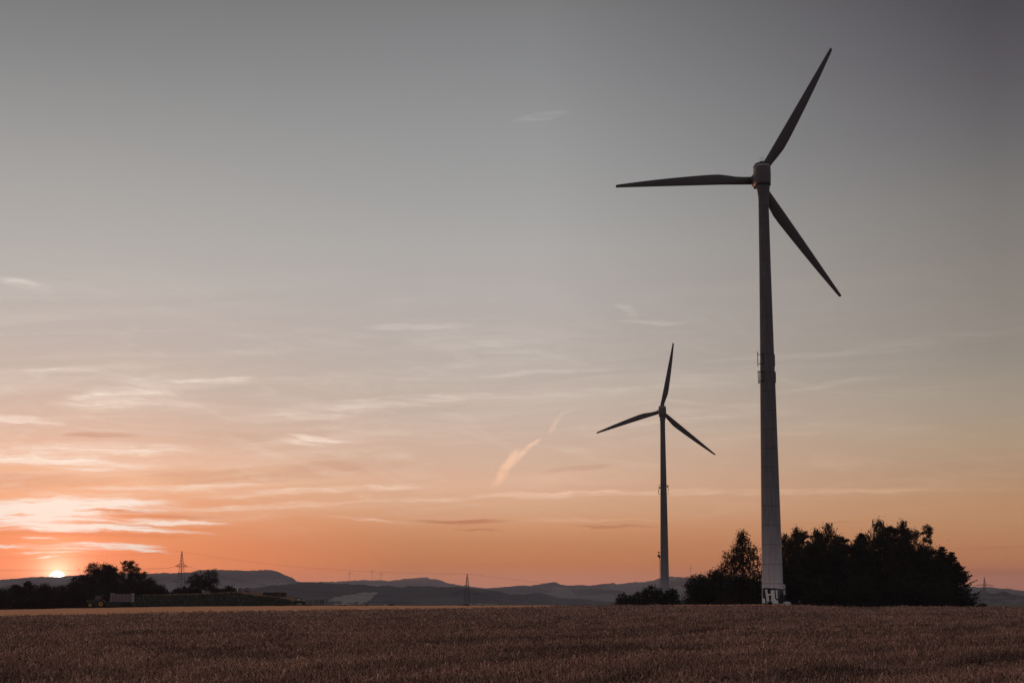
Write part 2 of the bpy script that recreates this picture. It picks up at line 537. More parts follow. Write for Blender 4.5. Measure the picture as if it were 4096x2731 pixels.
def hill(name, prof, D, Lf, Lb, zf, m, seed, tree=6.0, cell=5.0, patches=(), g=1.15, rows_f=46):
    """a wooded ridge: crest line at distance D, falling to the valley on both sides"""
    p0, p1 = prof[0][0], prof[-1][0]
    x0, x1 = (p0 - 2048) / F * D / cp, (p1 - 2048) / F * D / cp
    nx = int((x1 - x0) / cell) + 2
    xs = np.linspace(x0, x1, nx)
    pxs = 2048 + xs / D * F * cp
    pyv = ip(prof, pxs)
    v = (1365.5 - pyv) / F
    zr = D * (sp + v * cp) / (cp - v * sp) - tree * .55
    tf = 1 - (1 - np.linspace(0, 1, rows_f)) ** 1.0
    tb = np.linspace(0, 1, 9)[1:]
    rows = []
    for t in tf: rows.append((D - Lf * (1 - t), t, 0))
    for t in tb: rows.append((D + Lb * t, 1 - t * t, 1))
    V = []
    endf = np.clip(np.minimum(np.arange(nx), nx - 1 - np.arange(nx)) / 30.0, 0, 1)
    for y, t, back in rows:
        gg = (t ** g)
        z = zf + (zr - zf) * gg
        y_ = np.full(nx, y) + 60 * (fbm(xs * .004, np.full(nx, y) * .004, seed + 5) - .5)
        big = (fbm(xs * .006, y_ * .006, seed) - .5) * 14 * (1 - t) * (1 if not back else 0)
        tr = tree * (.55 * vn(xs / 11., y_ / 11., seed + 1) + .45 * vn(xs / 4.7, y_ / 6., seed + 2) + .5 * (vn(xs / 60., y_ / 60., seed + 3) - .5))
        V.append(np.stack([xs, y_, z + big + tr], -1))
    V = np.array(V)
    V[..., 2] += CZ
    ppx, ppy = to_px(V[..., 0], V[..., 1], V[..., 2])
    n, k = V.shape[:2]
    idx = np.arange(n * k).reshape(n, k)
    q = np.stack([idx[:-1, :-1], idx[:-1, 1:], idx[1:, 1:], idx[1:, :-1]], -1).reshape(-1, 4)
    Vf = V.reshape(-1, 3)
    sel = np.zeros(len(q), bool)
    cpx = ppx.reshape(-1)[q].mean(1); cpy = ppy.reshape(-1)[q].mean(1)
    front = (q[:, 0] // k) < rows_f - 1
    for pl in patches:
        sel |= inpoly(cpx, cpy, pl) & front
    for s_, nm, mm in ((~sel, name, m), (sel, 'far_field', M['farfield'])):
        if not s_.any(): continue
        f = q[s_]
        u, inv = np.unique(f, return_inverse=True)
        vv = Vf[u].copy()
        if nm == 'far_field': vv[:, 2] -= tree * .2
        o = link(nm, np_mesh(nm, vv, inv.reshape(-1, 4), True), None, mm)
        o['kind'] = 'structure'


hill('hills', [(-900, 2352), (-400, 2335), (-100, 2322), (0, 2318), (45, 2320), (70, 2316), (110, 2312), (160, 2309), (200, 2306), (228, 2307), (270, 2306), (330, 2300), (420, 2297), (545, 2291), (600, 2290.5), (700, 2292), (760, 2290), (790, 2287), (812, 2285), (815, 2281), (860, 2278), (900, 2276), (960, 2277.5), (1010, 2280), (1050, 2281), (1090, 2278), (1105, 2279), (1135, 2288), (1160, 2301), (1180, 2310), (1192, 2323), (1230, 2333), (1330, 2362), (1400, 2385)],
     7000, 3400, 700, -60, M['forest'], 21, 9, 6.5,
     patches=[[(1050, 2330), (1145, 2327), (1147, 2333), (1050, 2338)]])
hill('hills', [(1050, 2350), (1150, 2332), (1200, 2325), (1240, 2327.5), (1300, 2327), (1370, 2325), (1420, 2322), (1450, 2320), (1470, 2318), (1490, 2320), (1530, 2317.5), (1560, 2322), (1600, 2318), (1650, 2312), (1690, 2307.5), (1715, 2308), (1730, 2314), (1750, 2315), (1765, 2319), (1790, 2328), (1830, 2336), (1860, 2340), (1900, 2346), (1950, 2352), (2050, 2372), (2150, 2390)],
     9000, 3600, 700, -60, M['forest'], 31, 10, 8)
hill('hills', [(700, 2385), (900, 2368), (1100, 2344), (1200, 2332), (1260, 2329), (1320, 2331), (1400, 2334), (1490, 2342), (1600, 2347), (1650, 2345), (1740, 2347.5), (1830, 2349), (1860, 2348), (1900, 2353), (1960, 2358), (2000, 2365), (2040, 2375), (2100, 2377), (2120, 2374), (2155, 2369), (2180, 2372), (2200, 2382), (2240, 2394), (2290, 2394), (2340, 2397), (2400, 2404), (2460, 2409), (2520, 2416)],
     3600, 2100, 500, -62, M['forest2'], 41, 6, 4,
     patches=[[(1305, 2399), (1355, 2381), (1408, 2372), (1459, 2365), (1506, 2364.5), (1515, 2368), (1497, 2381), (1483, 2397), (1462, 2408), (1378, 2410)],
              [(1780, 2412), (2010, 2411), (2010, 2425), (1780, 2425)], [(1330, 2410), (1600, 2413), (1600, 2420), (1330, 2418)]])
hill('hills', [(1700, 2395), (1800, 2375), (1900, 2356), (1985, 2349), (2050, 2341.5), (2130, 2339), (2165, 2335), (2190, 2330), (2205, 2325), (2220, 2326), (2237, 2335), (2260, 2339), (2340, 2340), (2420, 2345), (2550, 2362), (2700, 2380)],
     7500, 3300, 600, -60, M['forest'], 51, 8, 6.5,
     patches=[[(2183, 2369), (2226, 2370), (2226, 2376), (2190, 2375)], [(2218, 2386), (2262, 2388), (2266, 2396), (2230, 2394)]])
hill('hills', [(2150, 2384), (2270, 2352), (2310, 2345), (2370, 2340), (2410, 2332), (2430, 2330), (2443, 2330), (2449, 2335), (2480, 2331), (2535, 2324), (2570, 2325), (2592, 2319), (2598, 2320.5), (2634, 2309), (2680, 2305), (2740, 2308), (2900, 2316), (3100, 2332), (3400, 2348), (3700, 2372)],
     6500, 3000, 600, -60, M['forest'], 61, 8, 6)
hill('hills', [(3300, 2380), (3600, 2358), (3830, 2347), (3890, 2347), (3930, 2348.5), (3970, 2355), (4050, 2364), (4096, 2366), (4400, 2372), (5200, 2390)],
     5000, 2300, 500, -50, M['forest'], 71, 7, 5)
hill('hills', [(3500, 2392), (3700, 2378), (3890, 2374), (3970, 2373), (4030, 2377), (4070, 2383), (4096, 2388), (4300, 2392), (4900, 2400)],
     1500, 700, 200, -30, M['forest'], 81, 6, 1.8, rows_f=40)


# ------------------------------------------------------------------ foliage
def leaf_mesh(name, C, L, W, rng, U=None):
    n = len(C)
    a = rng.normal(size=(n, 3))
    if U is not None: a = a * .45 + U
    a /= np.linalg.norm(a, axis=1, keepdims=True)
    b = np.cross(a, rng.normal(size=(n, 3))); b /= np.linalg.norm(b, axis=1, keepdims=True)
    V = np.stack([C - a * L[:, None], C - b * W[:, None], C + a * L[:, None], C + b * W[:, None]], 1).reshape(-1, 3)
    fc = np.arange(4 * n).reshape(n, 4)
    return np_mesh(name, V, fc)


def tree(name, label, cat, px, top, hw, D, kind, base_z=None, base_px=None, dens=1.0, lean=0.0, mats=None, seed=0, group=None, lo=0.0):
    """one tree or bush: tapered trunk, limbs, leaf clusters on the limbs' ends"""
    rng = np.random.default_rng(seed * 77 + int(px))
    pt = P(px, top, D)
    if base_z is None: base_z = float(valley_z(pt.x, D))
    H = pt.z - base_z
    Rr = hw * D / F
    ls = .12 + .00045 * D          # leaf cluster length
    pts, dirs = [], []
    limbs = []

    def clump(c, sg, n, up=None):
        q = rng.normal(size=(n, 3)) * np.asarray(sg) + np.asarray(c)
        pts.append(q)
        u = np.zeros((n, 3))
        if up is not None: u[:] = up
        dirs.append(u)

    area = 2 * Rr * H
    nt = int(np.clip(area * (185 if kind in ('shrub', 'layered') else 120) * dens / (ls / .28) ** 2, 1500, 24000))
    if kind in ('round', 'airy'):
        nl = 20 if kind == 'round' else 34
        zc, hz = H * .55, H * .45
        lob = []
        for i in range(nl):
            th = i * 2.4 + rng.uniform(-.5, .5); cz = rng.uniform(-.9, .95) if i else .9
            rr = math.sqrt(max(.08, 1 - cz * cz * .9)) * rng.uniform(.6, 1.0)
            q = rng.uniform(.28, .46) if kind == 'round' else rng.uniform(.19, .30)
            lob.append((np.array((rr * math.cos(th) * Rr * (1.05 - q * .5), rr * math.sin(th) * Rr * (1.05 - q * .5), zc + cz * hz * (1 - q * .55))), q * Rr))
        for c0, q in lob:
            k_ = 14 if kind == 'round' else 9
            for i in range(k_):
                d = rng.normal(size=3); d /= np.linalg.norm(d)
                c = c0 + d * q * rng.uniform(.2, 1) ** .5
                s = q * .22
                clump(c, (s, s, s * .8), int(nt / nl / k_ * rng.uniform(.5, 1.5) * (q / Rr / (.4 if kind == 'round' else .25)) ** 2))
            limbs.append((H * rng.uniform(.2, .5), c0, .045))
        if kind == 'round':
            clump((0, 0, zc), (Rr * .35, Rr * .35, hz * .4), int(nt * .18))
        th0 = H * .12
    elif kind in ('birch', 'cone'):
        nB = 44 if kind == 'birch' else 52
        wsum = 0
        for i in range(nB):
            t = (i + rng.uniform(0, 1)) / nB
            z0 = H * (.08 + .90 * t)
            ln = Rr * min(1.0, 1.6 * (1 - t), .7 + 2.0 * t) * rng.uniform(.55, 1.15) + .15
            th = i * 2.4 + rng.uniform(-.5, .5)
            dx, dy = math.cos(th), math.sin(th)
            npos = max(2, int(ln / .45))
            nn = nt * (.2 + ln / Rr) / (nB * .85)
            for k in range(npos):
                s_ = ((k + .6) / npos) ** .7
                zz = z0 + ln * (.42 * s_ - .55 * s_ * s_)
                c = np.array((dx * ln * s_, dy * ln * s_, zz))
                m_ = int(nn / npos * rng.uniform(.6, 1.4)) + 2
                sg = .13 + .05 * Rr * (1 - .4 * s_)
                clump(c, (sg, sg, sg), int(m_ * .5))
                for w in range(3):
                    h_ = int(m_ * .17) + 1
                    cx = c + rng.normal(size=3) * sg * 1.2
                    dl = rng.uniform(.4, 1.5 if kind == 'birch' else .8) * (.5 + .5 * s_)
                    q = np.repeat(cx[None], h_, 0) + rng.normal(size=(h_, 3)) * .055
                    dd = rng.uniform(0, dl, h_)
                    q[:, 2] -= dd; q[:, 0] += dx * .15 * dd; q[:, 1] += dy * .15 * dd
                    pts.append(q); u = np.zeros((h_, 3)); u[:, 2] = -1.3; dirs.append(u)
            limbs.append((max(.3, z0 - .2 * ln), (dx * ln * .9, dy * ln * .9, z0 + ln * (.42 * .9 - .55 * .81)), .02))
        q = np.zeros((40, 3)); q[:, 2] = H * (1 - rng.uniform(0, .09, 40) ** 1.0); q[:, :2] = rng.normal(size=(40, 2)) * (.05 + 1.6 * (1 - q[:, 2:3] / H))
        pts.append(q); dirs.append(np.tile((0, 0, 1.0), (40, 1)))
    elif kind == 'shrub':
        K = 80
        lump = rng.uniform(.72, 1.12, 10)
        for i in range(K):
            th = rng.uniform(0, 2 * math.pi); t = rng.uniform(0.03, 1)
            rr = (1 - t ** 2.6) ** .5 * lump[int(th / (2 * math.pi) * 10) % 10]
            f = rng.uniform(.2, 1) ** .55
            c = (rr * f * math.cos(th) * Rr, rr * f * math.sin(th) * Rr, H * t * (.45 + .5 * f) if f > .5 else H * t * .7)
            s = .12 * Rr + .1
            clump(c, (s, s, s * .8), int(nt / K * rng.uniform(.7, 1.3)))
            clump((c[0] * .6, c[1] * .6, c[2] * .55), (s * 1.3, s * 1.3, s), int(nt / K * .35))
            if i % 6 == 0: limbs.append((.1, c, .03))
        for i in range(26):
            th = rng.uniform(0, 2 * math.pi); f = rng.uniform(0, .85)
            b0 = np.array([math.cos(th) * f * Rr, math.sin(th) * f * Rr, H * .86 * math.sqrt(1 - f * f)])
            d = np.array([rng.normal() * .25, rng.normal() * .25, 1.0]); ln = rng.uniform(.3, .9)
            m_ = 12
            tt = rng.uniform(0, 1, m_)
            pts.append(b0 + d[None] * (tt * ln)[:, None] + rng.normal(size=(m_, 3)) * .06)
            dirs.append(np.tile(d, (m_, 1)))
    elif kind == 'layered':
        nb = int(H / .42)
        for i in range(nb):
            z = H * (i + .6) / nb
            t = z / H
            rad = Rr * (1 - t ** 1.7) ** .7 * rng.uniform(.8, 1.08)
            for k in range(9):
                th = rng.uniform(0, 2 * math.pi)
                ln = rad * rng.uniform(.55, 1.2)
                m_ = int(nt / nb / 9) + 3
                tt = rng.uniform(.15, 1, m_) ** .8
                q = np.stack([np.cos(th) * ln * tt, np.sin(th) * ln * tt, z + .28 * ln * tt ** 2 - .05 * ln + 0 * tt], -1)
                q += rng.normal(size=(m_, 3)) * (np.array((.2, .2, .1))[None] * (1.15 - .8 * tt[:, None]))
                pts.append(q)
                dirs.append(np.tile((math.cos(th), math.sin(th), .35), (m_, 1)))
                if k == 0: limbs.append((z * .8, (math.cos(th) * ln * .8, math.sin(th) * ln * .8, z), .02))
    C = np.concatenate(pts); U = np.concatenate(dirs)
    C = C[(C[:, 2] > lo)]; U = U[:len(C)]
    C[:, 2] *= H / np.sort(C[:, 2])[-6]
    if lean: C[:, 0] += lean * C[:, 2] / H
    Lf = ls * rng.uniform(.5, 1.0, len(C)) * .62
    Wf = Lf * rng.uniform(.45, .75, len(C))
    root = empty(name, (pt.x - lean, D, base_z))
    tag(root, label, cat, group)
    ml = mats or M['leaf']
    tk = MB()
    tr = max(.06, H * .016 if kind != 'shrub' else .05)
    top_h = H * (.85 if kind in ('birch', 'cone', 'layered') else .6 if kind != 'shrub' else .5)
    tk.tube([(lean * k / 5 * top_h / H, .08 * math.sin(k * 1.7), top_h * k / 5 - (.3 if k == 0 else 0)) for k in range(6)], [tr * (1 - .16 * k) for k in range(6)], 7)
    for z0, c, rr in limbs:
        z0 = min(z0, top_h * .97)
        a = Vector((lean * z0 / H, 0, z0)); b = Vector((c[0] + lean * c[2] / H, c[1], c[2]))
        mid = a.lerp(b, .5) + Vector((0, 0, -.04 * (b - a).length))
        tk.tube([a, mid, b], [rr * 1.6, rr, rr * .4], 4, cap=False)
    tk.build('trunk', M['bark'], root)
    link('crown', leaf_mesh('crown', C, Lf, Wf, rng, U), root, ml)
    return root


G1 = 'bushes and trees beside the tall turbine'
def verge():
    """rough weeds along the far edge of the wheat"""
    rng = np.random.default_rng(17)
    N = 15000
    px = rng.uniform(1280, 4700, N)
    sl = (px - 2048) / F * cp
    E = ip(EDGE_D, px)
    y = E + rng.uniform(-.3, 4.5, N)
    x = sl * y
    z0 = crop_z(x, np.minimum(y, E)) - .6
    tall = np.clip(fbm(px * .03, px * 0, 4, 4) * 2.2 - .62, .12, 1.0) * np.where((px > 2400) & (px < 3950), 1.0, .7)
    h = (.42 + .85 * tall ** 1.5) * rng.uniform(.5, 1.0, N)
    L_ = h * .5
    C = np.stack([x, y, z0 + L_], -1)
    me = leaf_mesh('verge_grass', C, L_, L_ * rng.uniform(.08, .2, N), rng, np.tile((0, 0, 2.6), (N, 1)))
    o = link('verge_grass', me, None, M['leaf3'])
    tag(o, 'dark weeds and grass along the far edge of the wheat field', 'grass', None, 'stuff')


verge()
# low bushes before the farther turbine
tree('bush', 'low spiky bush at the left end of the row before the smaller turbine', 'bush', 2492, 2370, 42, 292, 'shrub', seed=1, group=G1)
tree('bush', 'low ragged bush just left of the smaller turbine foot', 'bush', 2550, 2366, 36, 295, 'shrub', seed=2, group=G1)
tree('bush', 'round dark bush hiding the foot of the smaller turbine', 'bush', 2608, 2338, 50, 290, 'shrub', seed=3, group=G1, dens=1.3)
tree('bush', 'low rounded bush just right of the smaller turbine foot', 'bush', 2684, 2352, 42, 288, 'shrub', seed=4, group=G1, dens=1.3)
# middle
tree('bush', 'big dark bush with bare twigs on top, left end of the clump by the birch', 'bush', 2795, 2292, 66, 264, 'shrub', seed=5, group=G1, dens=1.5)
tree('bush', 'dense dark bush left of the birch, its top catching the sky', 'bush', 2862, 2270, 62, 268, 'shrub', seed=6, group=G1, dens=1.5)
tree('bush', 'broad dark bush under the birch beside the tall tower', 'bush', 2955, 2296, 80, 262, 'shrub', seed=7, group=G1, dens=1.5)
tree('bush', 'small dark bush touching the left side of the tall tower', 'bush', 3015, 2310, 36, 266, 'shrub', seed=8, group=G1, dens=1.3)
tree('birch_tree', 'drooping birch standing alone left of the tall turbine tower', 'tree', 2968, 2117, 146, 272, 'birch', seed=9, dens=.95, mats=M['leaf2'], group=G1)
# right wood: tops
tops = [(3140, 2133, 60, 'birch', .85, 'airy birch half hidden behind the right edge of the tall tower'),
        (3186, 2105, 64, 'birch', .85, 'airy pointed birch just right of the tall tower'),
        (3236, 2120, 68, 'airy', 1.1, 'lacy rounded tree top second right of the tall tower'),
        (3266, 2110, 56, 'birch', .9, 'thin pointed birch between the lacy rounded tree and the dark cone tree'),
        (3312, 2091, 74, 'cone', 1.2, 'dark cone shaped tree with drooping side twigs, left part of the wood'),
        (3355, 2134, 66, 'birch', .7, 'loose drooping birch in the dip of the wood skyline'),
        (3412, 2132, 66, 'airy', 1.2, 'bushy rounded tree in the middle of the wood skyline'),
        (3452, 2136, 60, 'cone', 1.0, 'small pointed dark tree just left of the highest tree'),
        (3516, 2072, 92, 'cone', 1.2, 'highest dark pointed tree of the wood'),
        (3578, 2102, 62, 'airy', 1.1, 'lacy rounded tree between the two highest tops of the wood'),
        (3610, 2079, 76, 'birch', .85, 'tall airy birch right of the highest tree'),
        (3664, 2097, 70, 'airy', 1.1, 'round airy tree at the right shoulder of the wood'),
        (3724, 2172, 56, 'round', .9, 'small rounded tree below the right shoulder of the wood')]
for i, (px, tp, hw, k, dn, lb) in enumerate(tops):
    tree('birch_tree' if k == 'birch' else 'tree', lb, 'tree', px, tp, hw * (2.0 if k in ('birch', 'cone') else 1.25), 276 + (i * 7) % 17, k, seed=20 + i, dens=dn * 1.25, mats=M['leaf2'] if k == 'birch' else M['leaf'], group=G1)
tree('tree', 'tree with upturned spiky sprays, upper one at the right end of the wood', 'tree', 3768, 2186, 70, 272, 'layered', seed=41, dens=1.3, group=G1)
tree('tree', 'tree with layered upturned branches in the right flank of the wood', 'tree', 3806, 2208, 82, 268, 'layered', seed=42, dens=1.3, group=G1)
tree('tree', 'outermost low tree with spiky horizontal sprays, right end of the wood', 'tree', 3826, 2252, 84, 264, 'layered', seed=43, dens=1.1, group=G1)
fill = [(3178, 2245, 58, 'dark bush right against the foot of the tall tower'),
        (3245, 2188, 70, 'tall dark bush below the lacy rounded tree tops'),
        (3335, 2172, 74, 'tall dark bush below the cone shaped tree'),
        (3425, 2166, 82, 'dense dark bush in the middle of the wood'),
        (3515, 2150, 86, 'dense dark bush below the highest tree'),
        (3605, 2150, 84, 'dense dark bush below the tall airy birch'),
        (3685, 2182, 78, 'dense dark bush below the right shoulder of the wood'),
        (3752, 2232, 74, 'dark bush in the lower right flank of the wood'),
        (3290, 2290, 80, 'low dark bush in front of the wood, left one'),
        (3450, 2290, 90, 'low dark bush in front of the wood, middle one'),
        (3600, 2290, 90, 'low dark bush in front of the wood, right one'),
        (3740, 2310, 80, 'low dark bush in front of the spiky trees')]
for i, (px, tp, hw, lb) in enumerate(fill):
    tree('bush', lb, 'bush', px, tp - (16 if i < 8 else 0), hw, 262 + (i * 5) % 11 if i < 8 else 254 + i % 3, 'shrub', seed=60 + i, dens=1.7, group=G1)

# left hedge
G2 = 'hedge and trees behind the tractor'
left = [('bush', -60, 2364, 60, 392, 'shrub', 'low dark bush at the left picture edge'),
        ('bush', 12, 2350, 56, 388, 'shrub', 'dark bush sloping up from the left picture edge'),
        ('bush', 62, 2338, 54, 392, 'layered', 'spiky leaved bush left of the setting sun'),
        ('bush', 112, 2324, 52, 395, 'layered', 'highest spiky bush just left of the setting sun'),
        ('bush', 178, 2332, 52, 390, 'shrub', 'dark bush right under the setting sun'),
        ('bush', 240, 2342, 52, 394, 'shrub', 'low dark bush just right of the setting sun'),
        ('bush', 300, 2322, 44, 398, 'shrub', 'dark bush between the sun and the two round trees'),
        ('tree', 322, 2290, 34, 402, 'round', 'small leafy tree at the left shoulder of the two round trees'),
        ('tree', 398, 2243, 88, 404, 'round', 'full round tree, left one of the pair behind the trailer'),
        ('tree', 502, 2241, 84, 404, 'airy', 'open crowned round tree with sky showing through, behind the trailer'),
        ('bush', 370, 2322, 64, 396, 'shrub', 'dark bush behind the tractor cab'),
        ('bush', 450, 2316, 66, 394, 'shrub', 'dark bush behind the gap of tractor and trailer'),
        ('bush', 528, 2308, 64, 394, 'shrub', 'dark bush behind the rear of the trailer'),
        ('bush', 585, 2310, 48, 396, 'shrub', 'high dark bush right of the trailer'),
        ('bush', 630, 2338, 34, 394, 'shrub', 'dark bush at the right foot of the hedge'),
        ('bush', 668, 2360, 24, 398, 'shrub', 'tiny bush between the hedge and the pylon')]
for i, (nm, px, tp, hw, D, k, lb) in enumerate(left):
    tree(nm, lb, 'tree' if nm == 'tree' else 'bush', px, tp - (3 if k == 'shrub' else 0), hw * (1.3 if k in ('shrub', 'layered') else 1.0), D, k, seed=100 + i, dens=1.6 if k == 'shrub' else 2.2 if k == 'airy' else 1.7, mats=M['leaf3'], group=G2)

# ------------------------------------------------------------------ grassy bank with things on it
BANK = [(520, 2408), (600, 2386), (640, 2379), (700, 2378), (800, 2376.5), (900, 2374), (950, 2370.5), (1000, 2367.5), (1046, 2372), (1070, 2378), (1100, 2383), (1141, 2386), (1174, 2388), (1200, 2396), (1219, 2404), (1232, 2416)]
BY = 398.0


def bank_top(px):
    return P(px, float(ip(BANK, px)), BY).z


def bank():
    pxs = np.linspace(520, 1232, 260)
    rows = [(356, 0.0), (360, .12), (365, .3), (371, .52), (378, .74), (386, .92), (392, .985), (BY, 1.0), (408, .98), (420, .6), (440, 0)]
    V, top = [], []
    for y, t in rows:
        for px in pxs:
            zt = bank_top(px)
            x = (px - 2048) / F * BY / cp
            g0 = float(valley_z(x, y)) - .15
            z = g0 + (zt - g0) * t
            V.append((x, y, z))
    V = np.array(V)
    V[:, 2] += .16 * (fbm(V[:, 0] * 1.3, V[:, 1] * 1.3, 5) - .5)
    k = len(pxs); n = len(rows)
    idx = np.arange(n * k).reshape(n, k)
    q = np.stack([idx[:-1, :-1], idx[:-1, 1:], idx[1:, 1:], idx[1:, :-1]], -1).reshape(-1, 4)
    mi = np.where((q[:, 0] // k >= 5), 1, 0)  # crest faces get the painted lit tone
    o = link('grass_bank', np_mesh('grass_bank', V, q, True, mi), None, [M['bank'], M['bank_lit']])
    o['kind'] = 'structure'
    # rough grass growing on the bank
    rng = np.random.default_rng(8)
    N = 26000
    fi = rng.integers(0, len(q), N)
    w = rng.dirichlet((1, 1, 1, 1), N)
    C = (V[q[fi]] * w[..., None]).sum(1)
    lit = mi[fi]
    U = np.tile((0, 0, 2.0), (N, 1))
    L_ = rng.uniform(.12, .38, N) * np.where(lit == 1, .6, 1.0)
    C[:, 2] += L_ * .6
    me = leaf_mesh('grass', C, L_, L_ * .22, rng, U)
    me.polygons.foreach_set('material_index', lit.astype(np.int32))
    o = link('grass', me, None, [M['bank'], M['bank_lit']])
    tag(o, 'rough dark grass with a crest painted as lit, growing on the bank', 'grass', None, 'stuff')


bank()
G3 = 'bushes on the grassy bank'
onbank = [('bush', 712, 2350, 24, 'shrub', 'small bush at the left foot of the tall pylon'),
          ('bush', 738, 2344, 14, 'cone', 'narrow pointed bush right in front of the pylon legs'),
          ('bush', 757, 2349, 14, 'cone', 'narrow little bush between the pylon and the leaning tree'),
          ('tree', 826, 2274, 66, 'round', 'bushy tree leaning right beside the tall pylon on the bank'),
          ('bush', 866, 2348, 30, 'shrub', 'small bush under the right side of the leaning tree'),
          ('bush', 915, 2341, 36, 'shrub', 'wide low bush left of the two little gabled huts'),
          ('bush', 785, 2352, 30, 'shrub', 'small bush under the left side of the leaning tree')]
for i, (nm, px, tp, hw, k, lb) in enumerate(onbank):
    tree(nm, lb, nm, px, tp, hw, 404, k, base_z=bank_top(px) - .25, seed=140 + i, dens=1.35, mats=M['leaf3'], group=G3, lean=1.2 if px == 826 else 0)

# little gabled huts
mB = BY / F * 1.0


def hut(px, label):
    z0 = bank_top(px) - .05
    p = P(px, 2380, 396); r = empty('gabled_hut', (p.x, 396, z0), R(35))
    tag(r, label, 'hut', 'gabled huts on the bank')
    MB().box(-.42, .42, -.42, .42, -.25, .42).build('plinth', M['brick'], r)
    b = MB(); b.prism([(-.4, .42), (.4, .42), (.4, .8), (0, 1.05), (-.4, .8)], -.4, .4); b.build('box', M['paleboard'], r)
    rf = MB()
    for s in (-1, 1):
        rf.add([(0, -.5, 1.12), (0, .5, 1.12), (s * .52, .5, .78), (s * .52, -.5, .78), (0, -.5, 1.06), (0, .5, 1.06), (s * .52, .5, .72), (s * .52, -.5, .72)],
               [(0, 1, 2, 3), (7, 6, 5, 4), (0, 3, 7, 4), (1, 5, 6, 2), (3, 2, 6, 7)])
    rf.build('roof', M['brick'], r)


hut(961, 'little gabled hut on the bank beside the wide low bush')
hut(988, 'little gabled hut on the bank nearer the long dark shed')
p = P(950, 2360, 395)
o = MB().tube([(0, 0, -.2), (0, 0, 1.15)], .07, 8).box(-.09, .09, -.09, .09, 1.15, 1.22).build('post', M['white'], None, (p.x, 395, bank_top(950)))
tag(o, 'short white post at the left side of the first little hut', 'post')

# long dark shed
a, b_ = P(1052, 2375, 394), P(1141, 2375, 394)
ztop = P(1100, 2366, 394).z; zlow = P(1141, 2392, 394).z
r = empty('shed', ((a.x + b_.x) / 2, 394, zlow))
tag(r, 'long low dark shed with a pale flat roof edge on the bank', 'shed')
hwx = (b_.x - a.x) / 2
MB().box(-hwx, hwx, 0, 3.0, -.4, ztop - zlow - .08).build('wall', M['shed'], r)
MB().box(-hwx - .35, hwx + .08, -.12, 3.1, ztop - zlow - .078, ztop - zlow + .02).build('roof', M['roofedge'], r)
MB().box(hwx * .4, hwx * .62, -.025, -.002, -.1, (ztop - zlow) * .72).build('door', M['brick'], r)

# small open vehicle at the end of the bank
p = P(1198, 2400, 376)
zb = P(1198, 2416.5, 376).z
r = empty('utility_vehicle', (p.x, 376, zb))
tag(r, 'small dark open vehicle with a flat roof at the right end of the bank', 'vehicle')
m_ = 376 / F
X = lambda q: (q - 1198) * m_
MB().prism([(X(1176), .3), (X(1222), .3), (X(1222), .62), (X(1219), .72), (X(1206), .82), (X(1176), .8)], -.6, .6).build('body', M['dark'], r)
MB().box(X(1175.5), X(1208), -.68, .68, 1.30, 1.38, bev=.03).build('roof', M['dark'], r)
for q in (1178, 1190, 1206):
    for s in (-.6, .6):
        MB().tube([(X(q), s, .78), (X(q) - (.06 if q == 1206 else 0), s, 1.31)], .035, 6).build('pillar', M['dark'], r)
MB().box(X(1193), X(1200), -.62, -.60, .95, 1.22).build('window_panel', M['white'], r)
MB().box(X(1211), X(1215), -.5, .5, .765, .82).build('headlight', M['lamp'], r)
for q in (1183, 1215):
    for s in (-.62, .62):
        MB().lathe([(.12, -.09), (.3, -.1), (.34, -.06), (.34, .06), (.3, .1), (.12, .09)], 20, (X(q), s, .3), 'y').build('wheel', M['tyre'], r)

# mesh fence
p0 = P(1224, 2418, 372)
r = empty('mesh_fence', (p0.x, 372, p0.z - .1))
tag(r, 'dark green mesh fence at the right end of the bank', 'fence')
m_ = 372 / F
for q, t in ((1225, 1.15), (1236.5, 1.4), (1244, 1.2), (1263.5, 1.32), (1283, 1.25), (1290, 1.3), (1294.5, 1.3)):
    MB().box((q - 1224) * m_ - .045, (q - 1224) * m_ + .045, -.045, .045, -.3, t).build('fence_post', M['dark'], r)
fm = MB()
for k in range(14): fm.box(0, 71 * m_, .055, .065, .06 + k * .08, .075 + k * .08)
for k in range(48): fm.box(k * 71 * m_ / 47 - .006, k * 71 * m_ / 47 + .006, .067, .075, 0, 1.15)
fm.build('wire_mesh', M['dark'], r)
p0 = P(1306.5, 2412, 380)
o = MB().tube([(0, 0, -.3), (0, 0, 1.55)], .04, 6).lathe([(.05, 1.55), (.06, 1.6), (.02, 1.64)], 8).build('pole', M['dark'], None, p0)
tag(o, 'thin dark pole just right of the mesh fence', 'pole')

# ------------------------------------------------------------------ tractor and trailer
TY = 358.0
m_ = TY / F / cp * 1.0
gz = P(406, 2429, TY).z
XT = lambda q: (q - 385) * m_
ZT = lambda q: (2429 - q) * m_
r = empty('tractor', (P(385, 2420, TY).x, TY, gz))
tag(r, 'dark tractor with yellow wheel rims facing left before the hedge', 'tractor')
MB().prism([(XT(350), ZT(2410)), (XT(394), ZT(2410)), (XT(394), ZT(2397)), (XT(381), ZT(2395.5)), (XT(365), ZT(2398.5)), (XT(352), ZT(2401)), (XT(350), ZT(2403))], -.42, .42).build('hood', M['tractor'], r)
MB().prism([(XT(360), ZT(2418)), (XT(412), ZT(2418)), (XT(414), ZT(2408)), (XT(360), ZT(2409.8))], -.3, .3).build('chassis', M['dark'], r)
c = MB().prism([(XT(381), ZT(2396.5)), (XT(406), ZT(2396.5)), (XT(406), ZT(2384)), (XT(384), ZT(2384))], -.62, .62).build('cab', M['glass'], r)
MB().box(XT(381.5), XT(408), -.7, .7, ZT(2383.9), ZT(2381.5), bev=.04).build('roof', M['tractor'], c)
